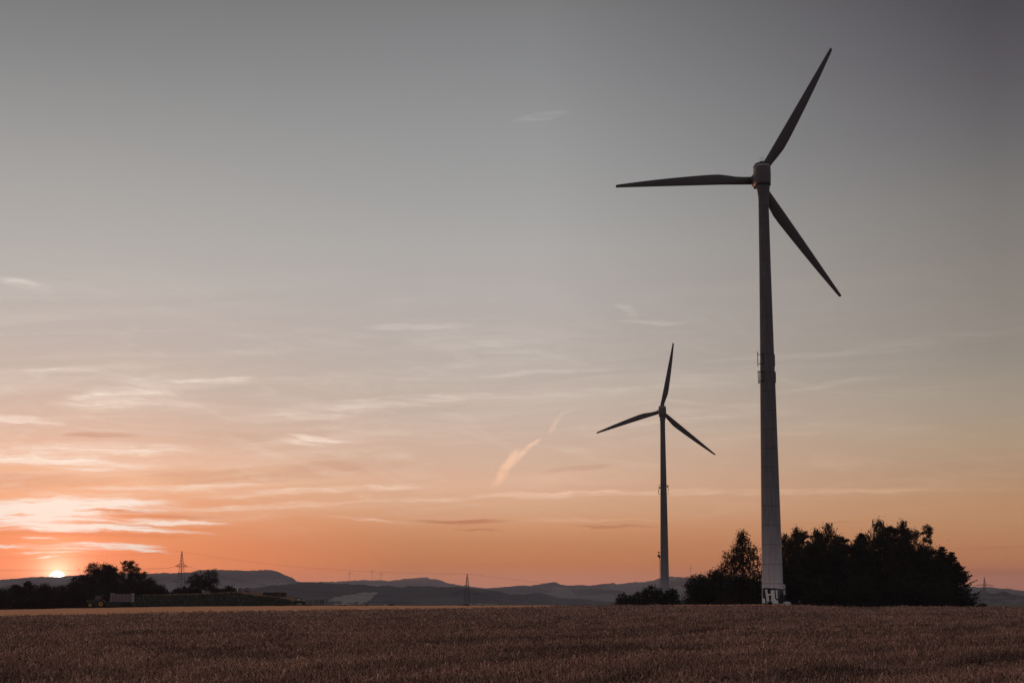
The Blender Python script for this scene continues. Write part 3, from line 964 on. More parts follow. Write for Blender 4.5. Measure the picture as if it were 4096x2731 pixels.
for q in (381.6, 394, 405.2):
    MB().box(XT(q), XT(q) + .05, -.645, -.622, ZT(2396.3), ZT(2384)).build('pillar', M['dark'], c)
MB().box(XT(349), XT(351.5), -.36, -.12, ZT(2403), ZT(2400.8), bev=.02).build('headlight', M['lamp'], r)
MB().tube([(XT(372), -.3, ZT(2399)), (XT(372), -.3, ZT(2388))], .045, 8).build('exhaust', M['dark'], r)
MB().prism([(XT(394), ZT(2406)), (XT(399), ZT(2400)), (XT(414), ZT(2399.5)), (XT(421), ZT(2405)), (XT(423), ZT(2409)), (XT(418), ZT(2405.5)), (XT(412), ZT(2402.5)), (XT(400), ZT(2403)), (XT(396), ZT(2407))], -.95, -.5).build('mudguard', M['tractor'], r)
for qx, qy, rt, rr_, w in ((406.8, 2414.6, .77, .44, .5), (365, 2419.0, .54, .31, .4)):
    for s in (-1, 1):
        ww = MB(); yy = s * .72
        ww.lathe([(rr_, -w / 2), (rt * .93, -w / 2), (rt, -w / 2 + .07), (rt, w / 2 - .07), (rt * .93, w / 2), (rr_, w / 2)], 36, (XT(qx), yy, ZT(qy)), 'y')
        for k in range(18):      # lugs
            t = 2 * math.pi * k / 18
            ca, sa = math.cos(t), math.sin(t)
            ww.tube([(XT(qx) + ca * rt, yy - w / 2 + .05, ZT(qy) + sa * rt), (XT(qx) + math.cos(t + .15) * (rt + .02), yy, ZT(qy) + math.sin(t + .15) * (rt + .02))], .03, 4)
        wh = ww.build('wheel', M['tyre'], r)
        MB().lathe([(.05, -w / 2 - .02), (rr_ * .55, -w / 2 + .03), (rr_ * .8, -w / 2 - .03), (rr_ * 1.02, -w / 2 - .035), (rr_ * 1.02, w / 2 + .03), (.05, w / 2 + .02)], 28, (XT(qx), yy, ZT(qy)), 'y').build('rim', M['rim'], wh)

r = empty('trailer', (P(487, 2420, TY).x, TY, gz))
tag(r, 'pale box trailer with ribbed side hitched behind the tractor', 'trailer')
XT2 = lambda q: (q - 487) * m_
MB().prism([(XT2(444), ZT(2407)), (XT2(530), ZT(2407)), (XT2(530.5), ZT(2376.5)), (XT2(446.5), ZT(2376.5))], -1.1, 1.1).build('box', M['tarp'], r)
for k in range(15):
    q = 449 + k * 5.6
    MB().box(XT2(q) - .045, XT2(q) + .045, -1.2, -1.102, ZT(2406.5), ZT(2377.5)).build('rib', M['brick'], r)
MB().box(XT2(446), XT2(531), -1.15, 1.15, ZT(2376.4), ZT(2375.2)).build('top_frame', M['brick'], r)
for q0, q1 in ((447.5, 461), (527, 541.5)):
    MB().box(XT2(q0), XT2(q1), -1.24, -1.152, ZT(2376.2), ZT(2374.6)).build('rail', M['lamp'], r)
MB().box(XT2(446), XT2(529), -.9, .9, ZT(2411), ZT(2407.1)).build('chassis', M['dark'], r)
MB().tube([(XT2(446), 0, ZT(2410)), (XT2(421), 0, ZT(2417.5))], .09, 6).build('drawbar', M['steel'], r)
for q in (492, 512):
    for s in (-.95, .95):
        wh = MB().lathe([(.3, -.16), (.42, -.17), (.48, -.1), (.48, .1), (.42, .17), (.3, .16)], 28, (XT2(q), s, .48), 'y').build('wheel', M['tyre'], r)
        MB().lathe([(.05, -.13), (.29, -.12), (.29, .12), (.05, .13)], 20, (XT2(q), s, .48), 'y').build('rim', M['dark'], wh)


# ------------------------------------------------------------------ wind turbines
def blade(parent, hubc, n, ang, Lb, k=1.1):
    rv = Vector((n.y, -n.x, 0)); up = Vector((0, 0, 1))
    d = rv * math.cos(ang) + up * math.sin(ang)
    w = rv * math.sin(ang) - up * math.cos(ang)          # trailing edge side (clockwise from d)
    secs = [(.035, 1.12, 1.08), (.10, 1.14, .95), (.15, 1.24, .8), (.20, 1.42, .65), (.265, 1.6, .5), (.33, 1.58, .42), (.45, 1.43, .32), (.59, 1.22, .23), (.72, 1.0, .17), (.82, .8, .13), (.9, .63, .1), (.96, .5, .07), (.993, .42, .045), (1.0, .3, .03)]
    V, f = [], []
    N = 16
    for rr, ch, th in secs:
        ch *= k; th *= k
        c0 = hubc + d * (rr * Lb) + w * (ch / 2 - .57 * k) + n * (.25 * rr * rr * 2)
        for i in range(N):
            t = 2 * math.pi * i / N
            x, yv = math.cos(t), math.sin(t)
            sh = 1.0 if rr < .12 else (.5 + .5 * (1 - (x + 1) / 2)) * 1.15     # thinner to the trailing edge
            tw = R(14) * (1 - rr)
            wx = x * ch / 2; nz = yv * th / 2 * sh
            V.append(c0 + w * (wx * math.cos(tw) - nz * math.sin(tw)) + n * (wx * math.sin(tw) + nz * math.cos(tw)))
    for s in range(len(secs) - 1):
        for i in range(N):
            j = (i + 1) % N
            f.append((s * N + i, s * N + j, (s + 1) * N + j, (s + 1) * N + i))
    f.append(tuple(range(N - 1, -1, -1))); f.append(tuple(range((len(secs) - 1) * N, len(secs) * N)))
    return MB().add(V, f, True).build('blade', M['blade'], parent)


def turbine(base, prof, ztop, zn, yaw, hub_z, angs, Ls, label):
    """base: world point; prof: tower (radius, z); zn: (bottom, top) of nacelle"""
    r = empty('wind_turbine', base)
    tag(r, label, 'wind turbine', 'big wind turbines in the field')
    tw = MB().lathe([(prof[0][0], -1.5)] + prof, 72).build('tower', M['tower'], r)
    n = Vector((math.sin(yaw), math.cos(yaw), 0))
    rv = Vector((n.y, -n.x, 0))
    # nacelle: round back, straight flanks, bevelled lid
    def plan(k):
        out = []
        for i in range(25):
            t = math.pi + math.pi * i / 24
            out.append(rv * (1.16 * k * math.cos(t)) + n * (1.2 * k * math.sin(t) * 1.1))
        out.append(rv * 1.08 * k + n * 1.4); out.append(rv * .85 * k + n * 2.5); out.append(rv * -.85 * k + n * 2.5); out.append(rv * -1.08 * k + n * 1.4)
        return out
    z0, z1 = zn
    h = z1 - z0
    nac = MB()
    lv = [(z0, .9), (z0 + .05, .98), (z0 + .1 * h, 1.0), (z0 + .45 * h, 1.035), (z0 + .82 * h, 1.01), (z1 - .40, .995)]
    V, f = [], []
    for z, k in lv: V += [q + Vector((0, 0, z)) for q in plan(k)]
    m = 29
    for s in range(len(lv) - 1):
        for i in range(m):
            j = (i + 1) % m
            f.append((s * m + i, s * m + j, (s + 1) * m + j, (s + 1) * m + i))
    f.append(tuple(range(m - 1, -1, -1))); f.append(tuple(range((len(lv) - 1) * m, len(lv) * m)))
    na = nac.add(V, f, True).build('nacelle', M['grey'], r)
    V, f = [], []
    lv = [(z1 - .398, .985), (z1 - .06, .84), (z1 - .058, .99), (z1 + .05, .985), (z1 + .09, .93)]
    for z, k in lv: V += [q + Vector((0, 0, z)) for q in plan(k)]
    mi = []
    for s in range(len(lv) - 1):
        for i in range(m):
            j = (i + 1) % m
            f.append((s * m + i, s * m + j, (s + 1) * m + j, (s + 1) * m + i))
    f.append(tuple(range(m - 1, -1, -1))); f.append(tuple(range((len(lv) - 1) * m, len(lv) * m)))
    lid = MB().add(V[:2 * m], [q for q in f[:m]] + [tuple(range(m - 1, -1, -1))]).build('lid', M['lid'], na)
    V2 = V[2 * m:]
    f2 = [tuple(i for i in q) for q in f[:2 * m]] + [tuple(range(m - 1, -1, -1)), tuple(range(2 * m, 3 * m))]
    MB().add(V2, f2).build('lid_rim', M['dark'], na)
    # bottom rim
    V, f = [], []
    lv = [(z0 - .12, .93), (z0 - .118, 1.0), (z0 - .002, 1.01), (z0 - .001, .9)]
    for z, k in lv: V += [q + Vector((0, 0, z)) for q in plan(k)]
    for s in range(len(lv) - 1):
        for i in range(m):
            j = (i + 1) % m
            f.append((s * m + i, s * m + j, (s + 1) * m + j, (s + 1) * m + i))
    f.append(tuple(range(m - 1, -1, -1)))
    MB().add(V, f).build('bottom_rim', M['dark'], na)
    # weather mast and lamp
    ms = MB().tube([(0, .3, z1 + .05), (0, .3, z1 + 1.1)], .025, 6).tube([(-.27, .3, z1 + .52), (.27, .3, z1 + .52)], .025, 6)
    ms.tube([(.4 * math.cos(t * math.pi / 12), .3, z1 + .68 + .4 * math.sin(t * math.pi / 12)) for t in range(-3, 16)], .018, 5)
    for s in (-.27, .27): ms.lathe([(.05, z1 + .46), (.06, z1 + .56), (.02, z1 + .6)], 8, (s, .3, 0))
    ms.build('weather_mast', M['dark'], na)
    MB().lathe([(.05, z1 + .4), (.1, z1 + .44), (.1, z1 + .56), (.04, z1 + .64)], 12, (0, .3, 0)).build('warning_lamp', M['red'], na)
    hc = n * 3.45 + Vector((0, 0, hub_z))
    hb = MB()
    V, f = [], []
    pr = [(-.95, .9), (-.9, 1.05), (-.4, 1.12), (.4, 1.1), (.9, .85), (1.25, .45), (1.38, .08)]
    N = 28
    for a, q in pr:
        for i in range(N):
            t = 2 * math.pi * i / N
            V.append(hc + n * a + rv * (q * math.cos(t)) + Vector((0, 0, q * math.sin(t))))
    for s in range(len(pr) - 1):
        for i in range(N):
            j = (i + 1) % N
            f.append((s * N + i, s * N + j, (s + 1) * N + j, (s + 1) * N + i))
    f.append(tuple(range(N - 1, -1, -1))); f.append(tuple(range((len(pr) - 1) * N, len(pr) * N)))
    hb = hb.add(V, f, True).build('hub', M['grey'], r)
    for a, L_ in zip(angs, Ls): blade(r, hc, n, a, L_)
    return r


# near turbine
Y1 = 250.0
B1 = P(3091.3, 2412.5, Y1)
z1 = lambda py: P(3060, py, Y1).z - B1.z
# tower axis is vertical; widths read off the photo
prof1 = [(1.57, 0.0), (1.55, z1(2340)), (1.41, z1(2060)), (1.175, z1(1600)), (1.02, z1(1360)), (.87, z1(1060)), (.77, z1(800)), (.79, z1(788)), (.92, z1(765)), (1.06, z1(741))]


def blade_fit(base, n, hubz, tips):
    """angle and length of each blade from where its tip stands"""
    hc = base + n * 3.45 + Vector((0, 0, hubz))
    rv = Vector((n.y, -n.x, 0))
    A, Ls = [], []
    for px, py in tips:
        # ray / rotor plane
        d = P(px, py, 1.0) - Vector((0, 0, CZ)); o_ = Vector((0, 0, CZ))
        nn = n
        t = (hc - o_).dot(nn) / d.dot(nn)
        q = o_ + d * t - hc
        A.append(math.atan2(q.z, q.dot(rv))); Ls.append(q.length)
    return A, Ls


yaw1 = R(-6.5)
n1 = Vector((math.sin(yaw1), math.cos(yaw1), 0))
hz1 = z1(709.5) + .35
A1, L1 = blade_fit(B1, n1, hz1, [(2465, 732), (3338, 196), (3358, 1189)])
T1 = turbine(B1, prof1, z1(741), (z1(738), z1(657)), yaw1, hz1, A1, L1, 'tall near wind turbine with graffiti round its tower foot')


def rad_at(prof, z):
    return float(np.interp(z, [q[1] for q in prof], [q[0] for q in prof]))


# antennas on the near tower
mp = .0377
axis_px = lambda py: np.interp(py, [735, 2412], [3053.5, 3092.8])


def loc1(px, py, dy=0.0):
    z = z1(py)
    return Vector(((px - axis_px(py)) * mp, dy, z))


def on_tower(px, py):
    q = loc1(px, py); rr = rad_at(prof1, q.z)
    x = max(-rr * .98, min(rr * .98, q.x))
    return Vector((x, -math.sqrt(rr * rr - x * x), q.z))


for poles, ya, yb, arms in (([(3028.5, 3029.8)], 1411, 1468, (1421, 1457.5)), ([(3030.5, 3032.5), (3035.5, 3037)], 1487, 1537, (1490.5, 1528))):
    for qa, qb in poles:
        a, b = loc1(qa, ya, -.75), loc1(qb, yb, -.75)
        an = MB().tube([a, b], .055, 8).lathe([(.075, a.z - .15), (.075, a.z), (.03, a.z + .06)], 8, (a.x, a.y, 0)).build('antenna', M['dark'], T1)
    for q in arms:
        e = loc1(poles[0][0] + .5, q, -.75); i_ = on_tower(3056, q - 5)
        MB().tube([e, (e.x + .32, -.8, e.z), i_], .05, 6).tube([e, (e.x + .36, -.62, e.z), on_tower(3047, q - 2)], .04, 6).build('bracket', M['dark'], T1)
    MB().tube([on_tower(3051, arms[0]) + Vector((0, -.06, 0)), on_tower(3052, arms[1]) + Vector((0, -.06, 0))], .04, 6).build('cable', M['dark'], T1)
for qx, ya, yb in ((3098, 1418.5, 1467), (3101.7, 1487.5, 1532)):
    a, b = loc1(qx, ya, -.25), loc1(qx + 1.2, yb, -.25)
    MB().box(a.x - .28, a.x + .05, -.40, -.1, b.z, a.z, bev=.04).build('antenna_panel', M['dark'], T1)

# graffiti at the foot of the near tower (spray paint laid on the curved concrete)
SCG, OX, OY = 6.819, 3020, 2200
blackP = [[(205, 1040), (260, 1030), (330, 1025), (420, 1040), (520, 1040), (640, 1055), (800, 1068), (800, 1100), (640, 1092), (500, 1086), (400, 1085), (300, 1072), (205, 1082)],
          [(205, 1075), (262, 1075), (278, 1180), (298, 1425), (262, 1440), (258, 1300), (240, 1310), (205, 1300)],
          [(318, 1068), (400, 1080), (412, 1182), (330, 1186)],
          [(345, 1228), (410, 1226), (408, 1450), (372, 1450)],
          [(503, 1080), (532, 1085), (552, 1305), (608, 1332), (604, 1372), (545, 1352), (514, 1300)],
          [(605, 1372), (640, 1290), (680, 1180), (720, 1140), (800, 1110), (800, 1460), (596, 1460)]]
greyP = [[(590, 1092), (800, 1100), (800, 1460), (600, 1460), (608, 1332), (585, 1320)]]
whiteP = [[(262, 1072), (320, 1068), (330, 1186), (412, 1182), (400, 1080), (505, 1085), (516, 1300), (606, 1370), (597, 1460), (205, 1460), (205, 1300), (258, 1300), (262, 1440), (298, 1425), (270, 1180)],
          [(532, 1085), (600, 1090), (590, 1330), (552, 1305)]]


def decal(polys, off):
    st = .045
    g = MB()
    ss = np.arange(-1.53, 1.53, st); zs = np.arange(.02, 2.45, st)
    for s in ss:
        for z in zs:
            px = 3092.8 + (s + st / 2) / .0369; py = 2412.5 - (z + st / 2) / .0369
            u, v = (px - OX) * SCG, (py - OY) * SCG
            if not any(inpoly(np.array([u]), np.array([v]), pl)[0] for pl in polys): continue
            q = []
            for a_, b2 in ((0, 0), (1, 0), (1, 1), (0, 1)):
                S, Z = s + a_ * st, z + b2 * st
                rr = rad_at(prof1, Z) + off
                S = max(-rr * .995, min(rr * .995, S))
                q.append((S, -math.sqrt(rr * rr - S * S), Z))
            g.add(q, [(0, 1, 2, 3)])
    return g


M['greypaint'] = mat('grey_spray_paint', (.09, .085, .085), .7, .35, 4)
decal(whiteP, .006).build('graffiti_white', M['white'], T1)
decal(greyP, .009).build('graffiti_grey', M['greypaint'], T1)
decal(blackP, .013).build('graffiti_black', M['black'], T1)
# porch box at the right of the foot
dp = MB()
dp.prism([(1.2, 0), (1.86, 0), (1.84, 2.62), (1.72, 2.82), (1.2, 2.95)], -.35, .9).build('door_porch', M['concrete'], T1)
MB().box(1.3, 1.875, -.37, -.352, 1.98, 2.12).build('porch_graffiti_band', M['black'], T1)
MB().box(1.3, 1.89, -.372, -.354, .0, 1.25).build('porch_graffiti', M['black'], T1)
MB().lathe([(2.05, -.8), (2.05, -.22), (1.98, -.18)], 56).build('foundation', M['concrete'], T1)

# pale stones and marker post beside the foot
rng = random.Random(4)
for px, w, h, lb in ((3144, .42, .26, 'pale boulder touching the right foot of the tall tower'), (3154, .36, .24, 'smaller pale boulder second from the tall tower foot')):
    q = P(px, 2411.5, 248.6)
    V, f = [], []
    n_, m2 = 8, 12
    for i in range(n_):
        t = math.pi / 2 * i / (n_ - 1)
        for j in range(m2):
            a = 2 * math.pi * j / m2
            k = 1 + rng.uniform(-.12, .12)
            V.append((w * math.cos(t) * math.cos(a) * k, w * .8 * math.cos(t) * math.sin(a) * k, h * math.sin(t) * k * 1.1 - .05 + (-.3 if i == 0 else 0)))
    for i in range(n_ - 1):
        for j in range(m2):
            j2 = (j + 1) % m2
            f.append((i * m2 + j, i * m2 + j2, (i + 1) * m2 + j2, (i + 1) * m2 + j))
    o = MB().add(V, f, True).build('boulder', M['rock'], None, (q.x, 248.6, q.z))
    tag(o, lb, 'boulder', 'boulders at the turbine foot')
q = P(3197, 2412, 248.4)
o = MB().tube([(0, 0, -.4), (0, 0, .36)], .05, 8).lathe([(.055, .36), (.03, .40)], 8).build('marker_post', M['concrete'], None, q)
tag(o, 'short pale marker post before the wood right of the tall tower', 'post')

# farther turbine
Y2 = 535.0
z2w = lambda py: P(2655, py, Y2).z
bz2 = z2w(2462)
B2 = Vector((P(2660, 2412, Y2).x, Y2, bz2))
B2.x = P(2659.5, 2350, Y2).x
zz2 = lambda py: z2w(py) - bz2
prof2 = [(1.57, 0), (1.5, zz2(2420)), (1.37, zz2(2350)), (1.2, zz2(2150)), (1.02, zz2(1960)), (.8, zz2(1740)), (.79, zz2(1690)), (.9, zz2(1675)), (1.02, zz2(1662))]
yaw2 = R(-3)
n2 = Vector((math.sin(yaw2), math.cos(yaw2), 0))
hz2 = zz2(1642.5) + .2
A2, L2 = blade_fit(B2, n2, hz2, [(2385, 1726), (2699, 1371.5), (2859, 1821.5)])
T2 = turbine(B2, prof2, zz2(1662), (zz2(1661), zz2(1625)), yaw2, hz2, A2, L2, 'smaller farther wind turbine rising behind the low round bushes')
mq = 535 / F * 1.012
ax2 = lambda py: np.interp(py, [1660, 2350], [2650.6, 2659.5])
l2 = lambda px, py, dy=0: Vector(((px - ax2(py)) * mq, dy, zz2(py)))
for sgn, qx in ((-1, 2636.2), (1, 2673.0)):
    a, b = l2(qx, 1938), l2(qx, 1975)
    inn = (l2(2643, 1938), l2(2643, 1975)) if sgn < 0 else (l2(2664, 1938), l2(2664, 1975))
    MB().tube([inn[0], a, b, inn[1]], .07, 6, smooth=False).build('antenna_frame', M['dark'], T2)
MB().lathe([(1.12, zz2(1975) - .05), (1.16, zz2(1975)), (1.12, zz2(1975) + .05)], 32).build('frame_ring', M['dark'], T2)
MB().lathe([(1.06, zz2(1938) - .05), (1.10, zz2(1938)), (1.06, zz2(1938) + .05)], 32).build('frame_ring', M['dark'], T2)
for qx, qy in ((2669.5, 1945), (2639, 1950)):
    c = l2(qx, qy, -.15)
    MB().lathe([(.1, -.2), (.3, -.05), (.32, .1), (.1, .2)], 16, c, 'x').build('dish_antenna', M['dark'], T2)
a = l2(2634, 1960); MB().tube([a, l2(2635.5, 1975), l2(2637, 1976)], .06, 6).build('antenna', M['dark'], T2)
c = l2(2632.8, 2208.5, -.1)
MB().lathe([(.08, -.12), (.32, -.05), (.3, .12), (.06, .3)], 16, c, 'x').tube([c, l2(2644, 2208)], .06, 6).build('dish_antenna', M['dark'], T2)
c = l2(2634.5, 2222, -.1)
MB().lathe([(.2, -.3), (.4, -.2), (.42, .2), (.3, .35)], 16, c, 'x').box(c.x + .1, c.x + .55, -.35, .15, c.z - .75, c.z + .1, bev=.05).build('dish_antenna', M['dark'], T2)
MB().tube([l2(2638.6, 2207), l2(2638.2, 2244)], .07, 6).tube([l2(2638.2, 2243), l2(2645, 2243)], .05, 6).build('mast_pole', M['dark'], T2)
ld = MB()
for dx in (-.14, .14): ld.tube([l2(2640, 2246) + Vector((dx, -.1, 0)), l2(2641.5, 2440) + Vector((dx, -.1, 0))], .035, 5)
for k in range(44):
    c = l2(2640, 2246).lerp(l2(2641.5, 2440), k / 43)
    ld.tube([c + Vector((-.14, -.1, 0)), c + Vector((.14, -.1, 0))], .025, 4, cap=False)
ld.build('ladder', M['dark'], T2)


def small_turbine(hub, basepy, D, tips, label):
    hp = P(hub[0], hub[1], D); bp_ = P(hub[0], basepy, D)
    r = empty('wind_turbine', bp_)
    tag(r, label, 'wind turbine', 'tiny wind turbines on the far ridge')
    H = hp.z - bp_.z; k = D / F
    t = 1.6 * k / 2
    MB().lathe([(t * 1.1, -8), (t, 0), (t * .55, H)], 12).build('tower', M['steel'], r)
    MB().box(-t * .7, t * .7, -t * 1.2, t * 1.6, H - t * .6, H + t * .8, bev=t * .15).build('nacelle', M['steel'], r)
    for px, py in tips:
        q = P(px, py, D) - hp
        d = Vector((q.x, 0, q.z)); L_ = d.length; d.normalize(); w = Vector((d.z, 0, -d.x))
        b = MB()
        V = []
        for f_, ww in ((.02, .5), (.2, .75), (.6, .5), (1, .18)):
            c = Vector((0, -t * 1.4, H)) + d * (L_ * f_)
            V += [c + w * ww * t, c + Vector((0, .3 * ww * t, 0)), c - w * ww * t, c - Vector((0, .3 * ww * t, 0))]
        F_ = []
        for s in range(3):
            for i in range(4):
                j = (i + 1) % 4
                F_.append((s * 4 + i, s * 4 + j, s * 4 + 4 + j, s * 4 + 4 + i))
        F_ += [(3, 2, 1, 0), (12, 13, 14, 15)]
        b.add(V, F_).build('blade', M['steel'], r)
    return r


c3 = lambda x, y: (1200 + x / 3.36, 2220 + y / 3.36)
small_turbine(c3(667, 238), 2330, 8300, [c3(658, 188), c3(722, 258), c3(628, 276)], 'tiny far turbine, left one of three on the ridge')
small_turbine(c3(968, 215), 2325, 8950, [c3(930, 192), c3(1018, 189), c3(966, 262)], 'tiny far turbine with two blades raised in a V, middle of three')
small_turbine(c3(1088, 249), 2322, 8950, [c3(1109, 204), c3(1040, 256), c3(1120, 292)], 'tiny far turbine, lowest and right one of three on the ridge')
c5 = lambda x, y: (2420 + x / 3.267, 2060 + y / 3.267)
small_turbine(c5(1120, 687), 2312, 6450, [c5(1113, 638), c5(1086, 714), c5(1160, 694)], 'tiny far turbine peeping over the twiggy bush by the birch')


# ------------------------------------------------------------------ pylons and cables
def pylon(top, D, yaw, label, th=.145, arm1=5.4, arm2=7.2, str_dir=None, s1=9.0, s2=18.0, sl=4.4):
    tp = P(top[0], top[1], D)
    gz = float(valley_z(tp.x, D)) - .3
    H = tp.z - gz
    r = empty('pylon', (tp.x, D, gz), 0)
    tag(r, label, 'pylon', 'power pylons')
    ca, sa = math.cos(yaw), math.sin(yaw)
    def W(a, b, z): return Vector((a * ca - b * sa, a * sa + b * ca, z))
    def hw(z):
        return float(np.interp(z, [0, H - s2, H - s1, H - .4, H], [2.6 + (H - 34) * .03, 1.45, .95, .14, .1]))
    for a, b in ((1, 1), (1, -1), (-1, 1), (-1, -1)):
        zs = [0, H - s2, H - s1, H]
        MB().tube([W(a * hw(z), b * hw(z), z) for z in zs], th * .75, 5).build('leg', M['steel'], r)
    lat = MB()
    zs = [0]
    while zs[-1] < H - 2.2: zs.append(zs[-1] + max(1.5, hw(zs[-1]) * 2.0))
    for i in range(len(zs) - 1):
        a0, a1 = hw(zs[i]), hw(min(zs[i + 1], H))
        for (p, q) in (((1, 1), (1, -1)), ((1, -1), (-1, -1)), ((-1, -1), (-1, 1)), ((-1, 1), (1, 1))):
            lat.tube([W(p[0] * a0, p[1] * a0, zs[i]), W(q[0] * a1, q[1] * a1, zs[i + 1])], th * .4, 4, cap=False)
            lat.tube([W(q[0] * a0, q[1] * a0, zs[i]), W(p[0] * a1, p[1] * a1, zs[i + 1])], th * .4, 4, cap=False)
    lat.build('lattice', M['steel'], r)
    tips = []
    for s, al in ((s1, arm1), (s2, arm2)):
        z = H - s; h0 = hw(z)
        am = MB()
        for sg in (-1, 1):
            tip = W(sg * al, 0, z)
            for b in (-1, 1):
                am.tube([W(sg * h0 * .9, b * h0, z), tip], th * .7, 5)
                am.tube([W(sg * h0 * .8, b * h0 * .85, z + 1.8), tip + Vector((0, 0, .1))], th * .5, 5)
                for k in (1, 2, 3):
                    f_ = k / 4
                    lo = W(sg * h0 * .9, b * h0, z).lerp(tip, f_); up = W(sg * h0 * .8, b * h0 * .85, z + 1.8).lerp(tip, f_ - .12)
                    am.tube([lo, up], th * .35, 4, cap=False)
            tips.append(tip)
        am.tube([W(-al * .9, 0, z), W(al * .9, 0, z)], th * .8, 5)
        am.build('crossarm', M['steel'], r)
        for sg in (-1, 1):
            for sd in (-1, 1):
                e = W(sg * al * .97, 0, z) + W(0, sd * sl, -.75) - W(0, 0, 0)
                st = MB()
                a_ = W(sg * al * .97, 0, z)
                n = 9
                st.tube([a_, e], .05, 5)
                for k in range(n):
                    c = a_.lerp(e, (k + 1) / (n + 1))
                    st.lathe([(.05, -.08), (.16, -.02), (.16, .02), (.05, .08)], 8, c)
                st.build('insulator', M['dark'], r)
    def world(v): return Vector((tp.x, D, gz)) + v
    return dict(top=world(Vector((0, 0, H))), arm=lambda s, al, sg, sd: world(W(sg * al * .97, 0, H - s) + W(0, sd * sl, -.75)), r=r)


PL = pylon((728, 2204), 1010, R(58), 'tall lattice pylon at left with two crossarms against the orange sky')
PM = pylon((1869, 2293), 790, R(16), 'lattice pylon in the middle with only its peak above the hills', arm1=5.9, th=.10)
PR = pylon((3937, 2307), 1830, R(10), 'small far pylon near the right picture edge behind the wood', s1=9.0, th=.2, arm1=10.0, arm2=11.0)


def cable(a, b, sag, label, rad=.027, n=40):
    a, b = Vector(a), Vector(b)
    pts = []
    for i in range(n + 1):
        t = i / n
        q = a.lerp(b, t); q.z -= sag * 4 * t * (1 - t)
        pts.append(q)
    c0 = pts[0].copy()
    o = MB().tube([q - c0 for q in pts], rad, 5).build('power_cable', M['steel'], None, c0)
    tag(o, label, 'cable', 'cables strung between the pylons')


far = P(-620, 2235, 1180)
cable(PL['top'], P(-700, 2192, 1180), 5, 'thin earth wire from the left pylon peak to the left edge', .035)
cable(PL['arm'](9.0, 5.4, -1, 1), P(-700, 2244, 1180), 3.2, 'upper cable running left from the left pylon across the sunset', .04)
cable(PL['arm'](9.0, 5.4, -1, 1) - Vector((0, 0, .5)), P(-700, 2248, 1180), 3.2, 'twin cable just below the upper cable across the sunset', .05)
cable(PL['arm'](18.0, 7.2, -1, 1), P(-700, 2310, 1180), 4, 'lower cable leaving the left pylon behind the hedge', .05)
cable(PL['top'], PM['top'], 3.5, 'thin earth wire falling from the left pylon to the middle pylon', .03)
cable(PL['arm'](9.0, 5.4, 1, -1), PM['arm'](9.0, 5.9, -1, 1), 6, 'upper conductor between the left and the middle pylon', .035)
cable(PL['arm'](9.0, 5.4, -1, -1), PM['arm'](9.0, 5.9, 1, 1), 6, 'rear upper conductor between the left and the middle pylon', .035)
cable(PM['top'], PR['top'], 18, 'thin earth wire from the middle pylon to the far right pylon', .035)
cable(PM['arm'](9.0, 5.9, 1, -1), PR['arm'](9.0, 10, -1, 1), 20, 'conductor from the middle pylon towards the far right pylon', .04)

# ------------------------------------------------------------------ haze
HZ = 7.5e-5
hb = MB().box(-9500, 9500, -1600, 12500, -74, 152).build('haze', bpy.data.materials.new('haze_air'), None)
tag(hb, None, None, None, 'stuff')
hm = hb.data.materials[0]; hm.use_nodes = True
hm.node_tree.nodes.clear()
ho = hm.node_tree.nodes.new('ShaderNodeOutputMaterial')
pv = hm.node_tree.nodes.new('ShaderNodeVolumePrincipled')
pv.inputs['Color'].default_value = (.86, .82, .9, 1)
pv.inputs['Density'].default_value = HZ
pv.inputs['Anisotropy'].default_value = .35
hm.node_tree.links.new(pv.outputs[0], ho.inputs['Volume'])

# ------------------------------------------------------------------ sky
SUN_AZ, SUN_EL = azel(228, 2314)
W = bpy.data.worlds.new('World'); SC.world = W; W.use_nodes = True
nt = W.node_tree; nt.nodes.clear(); LK = nt.links.new


def nd(t, **k):
    n = nt.nodes.new(t)
    for a, b in k.items(): setattr(n, a, b)
    return n


def mth(op, a, b=None, c=None, clamp=False):
    n = nd('ShaderNodeMath', operation=op); n.use_clamp = clamp
    for i, v in enumerate((a, b, c)):
        if v is None: continue
        if isinstance(v, (int, float)): n.inputs[i].default_value = v
        else: LK(v, n.inputs[i])
    return n.outputs[0]


def mrange(v, a, b, c=0., d=1., smooth=False):
    n = nd('ShaderNodeMapRange'); n.interpolation_type = 'SMOOTHSTEP' if smooth else 'LINEAR'
    LK(v, n.inputs['Value'])
    n.inputs['From Min'].default_value = a; n.inputs['From Max'].default_value = b
    n.inputs['To Min'].default_value = c; n.inputs['To Max'].default_value = d
    return n.outputs[0]


def mix(f, a, b, mode='MIX'):
    n = nd('ShaderNodeMix', data_type='RGBA', blend_type=mode)
    n.clamp_result = False
    for i, v in ((0, f), (6, a), (7, b)):
        if isinstance(v, (int, float)): n.inputs[i].default_value = v
        elif isinstance(v, (tuple, list)): n.inputs[i].default_value = list(v) + [1]
        else: LK(v, n.inputs[i])
    return n.outputs[2]


def vmul(col, k):
    n = nd('ShaderNodeVectorMath', operation='SCALE')
    if isinstance(col, (tuple, list)): n.inputs[0].default_value = col
    else: LK(col, n.inputs[0])
    if isinstance(k, (int, float)): n.inputs['Scale'].default_value = k
    else: LK(k, n.inputs['Scale'])
    return n.outputs[0]


def vadd(a, b):
    n = nd('ShaderNodeVectorMath', operation='ADD')
    for i, v in enumerate((a, b)):
        if isinstance(v, (tuple, list)): n.inputs[i].default_value = v
        else: LK(v, n.inputs[i])
    return n.outputs[0]


